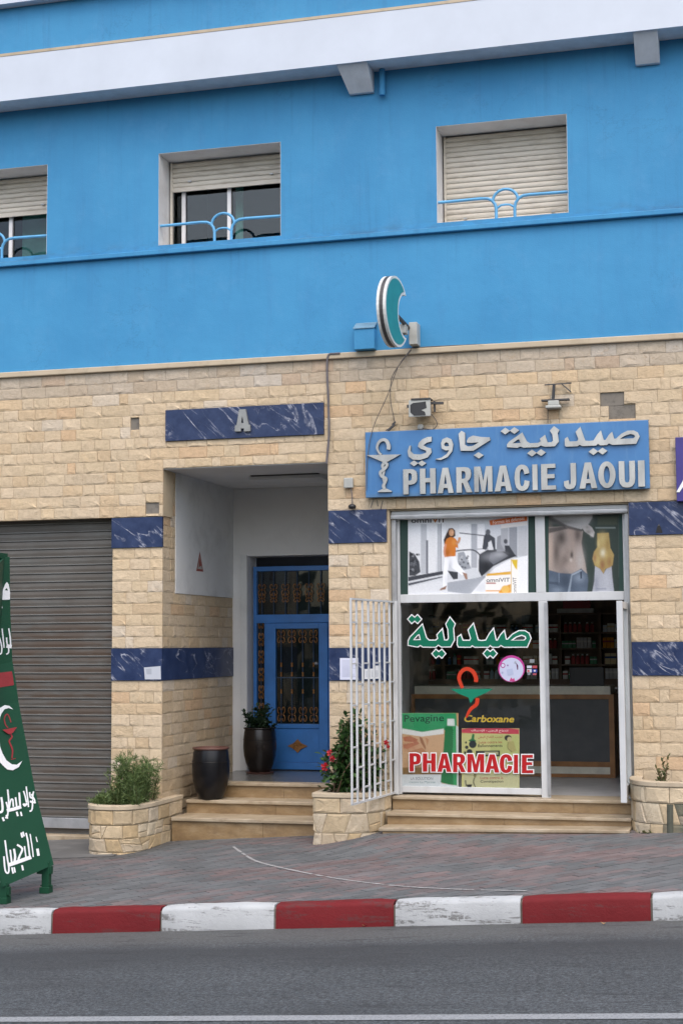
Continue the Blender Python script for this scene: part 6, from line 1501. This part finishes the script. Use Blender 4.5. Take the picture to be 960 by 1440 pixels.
_strokes = ((13, [(358,178),(350,228),(366,258),(374,298)]), (18, [(374,292),(345,288),(322,282)]), (14, [(316,185),(322,232),(342,246)]), (12, [(338,205),(352,262)]), (14, [(348,270),(345,340),(336,376),(318,386)]), (13, [(280,125),(292,230),(305,338)]), (13, [(252,172),(270,230),(282,290)]), (20, [(286,305),(264,325),(252,308)]),
    (30, [(220,340),(150,362),(80,378)]), (17, [(205,190),(216,340)]), (15, [(166,240),(180,350)]), (15, [(82,158),(92,250),(98,370)]), (14, [(100,345),(115,268),(136,262),(143,335)]), (15, [(68,290),(86,370),(80,435),(58,455)]), (17, [(178,395),(190,434)]), (15, [(222,395),(231,434)]), (20, [(14,240),(28,330),(24,385),(0,398)]), (18, [(28,455),(42,486)]), (15, [(68,428),(79,462)]),
    (11, [(322,630),(345,780),(355,872)]), (15, [(278,620),(300,720),(320,890)]), (34, [(326,876),(210,918),(104,955)]), (13, [(262,760),(280,890)]), (17, [(228,618),(238,662)]), (15, [(246,608),(258,650)]), (18, [(186,745),(238,785),(215,850),(196,900)]), (20, [(150,790),(162,870),(152,930)]), (16, [(110,800),(126,930)]), (15, [(55,698),(76,870),(95,990),(86,1045),(56,1015),(42,870)]), (16, [(128,988),(140,1046)]), (14, [(152,985),(162,1036)]), (17, [(236,965),(246,1012)]),
    (9, [(385,660),(398,712)]), (24, [(400,790),(410,855)]), (9, [(415,645),(430,730),(442,805)]), (6, [(455,670),(466,722)]))
for lo, hi in ((0, 8), (8, 19), (19, 30), (30, 34)):
    b = BPrint(0, 1090, 7.58)
    for w_, P in _strokes[lo:hi]: b.ln(P, w_*1.18)
    b.done('lettering', 'print_white')
b = BPrint(0, 780, 8)
b.poly([(0,415),(30,408),(42,372),(60,330),(80,306),(100,338),(115,420),(112,505),(0,510)]); b.poly([(54,400),(66,385),(76,374),(92,404)], 1); b.ln([(8,318),(13,400)], 15); b.poly([(0,575),(12,550),(28,590),(15,632),(0,612)])
b.done('lettering', ['print_white', 'sign_green'])
b = BPrint(0, 780, 8)
for w_, P in ((16, [(100,832),(115,930),(122,1050)]), (16, [(74,935),(80,1000),(100,1030)]), (40, [(124,1034),(82,1028)]), (15, [(98,1040),(96,1100),(74,1120)]), (14, [(25,835),(36,940),(46,1045)]), (16, [(-5,940),(20,1030),(17,1105),(-10,1122)])): b.ln(P, w_)
b.done('lettering', 'print_white')
b = BPrint(0, 950, 9)
for q in ([(-140,-30),(0,-36),(75,-44),(152,-54),(163,0),(178,122),(0,150),(-140,165)],): b.poly(q)
b.done('red_band', 'sign_red')
b = BPrint(0, 950, 9)
cr_o = [(168,430),(120,385),(60,375),(0,410),(-60,520),(-90,700),(-70,900),(0,1100),(30,1135),(90,1190),(160,1200),(235,1160),(280,1080)]; cr_i = [(168,430),(110,412),(60,425),(20,480),(0,530),(-15,640),(-18,760),(0,900),(30,985),(80,1075),(150,1125),(210,1130),(280,1080)]
for i in range(len(cr_o)-1): b.poly([cr_o[i], cr_o[i+1], cr_i[i+1], cr_i[i]])
b.done('crescent', 'print_white')
b = BPrint(0, 950, 9)
for w_, P in ((15, [(140,590),(112,512),(85,490),(56,540),(70,620),(100,660)]), (20, [(135,740),(152,780),(118,830),(145,900),(160,960),(152,1040)]), (10, [(140,1062),(195,1050)])): b.ln(P, w_)
b.poly([(18,690),(207,655),(150,730),(105,748)])
b.done('emblem', 'sign_red')
# fallen leaves by the kerb
k = NT('dry_leaf'); M['dry_leaf'] = k.fin((.36, .22, .10), .8)
for px, py, s_, lab in ((513, 1303, .045, 'curled tan dry leaf in the gutter below the kerb'), (848, 1301, .025, 'small dry leaf in the gutter below the right red kerb stone')):
    d = ray(px, py); t = (.062*CAM.x-.30-.007*(CAM.y+3.9)-CAM.z)/(d.z-.062*d.x+.007*d.y); p = CAM+d*t
    m = MB()
    q = [(0, -1), (.5, -.6), (.9, -.1), (.5, .3), (.35, .9), (0, .6), (-.4, 1), (-.45, .3), (-.95, .1), (-.5, -.5)]
    m.add([(p.x+a*s_, p.y+b_*s_*.8, p.z+.012+.55*s_*abs(a)) for a, b_ in q]+[(p.x, p.y, p.z+.006)], [(i, (i+1) % 10, 10) for i in range(10)])
    tag(m.build('dry_leaf', 'dry_leaf'), lab, 'leaf')

# the row of trees across the road, behind the camera (it shows in the window glass)
m = MB(); rg = random.Random(44)
for k in range(5200):
    x = rg.uniform(-45, 50); top = 4.6+1.4*mnoise.noise(Vector((x*.13, 0, 3)))+.9*mnoise.noise(Vector((x*.5, 0, 8))); z = rg.uniform(-.5, top); y = -27+rg.uniform(-1.6, 1.6)*(1-.5*z/8)
    c = Vector((x, y, z)); u = rv(rg); v = u.orthogonal().normalized(); w_ = u.cross(v); s_ = rg.uniform(.25, .55)
    m.add([c-v*s_, c-w_*s_*.6, c+v*s_, c+w_*s_*.6], [(0, 1, 2, 3)])
tag(m.build('tree_line', 'leaf_dark'), 'dense row of dark green trees across the road mirrored in the shop window', 'trees', kind='stuff')
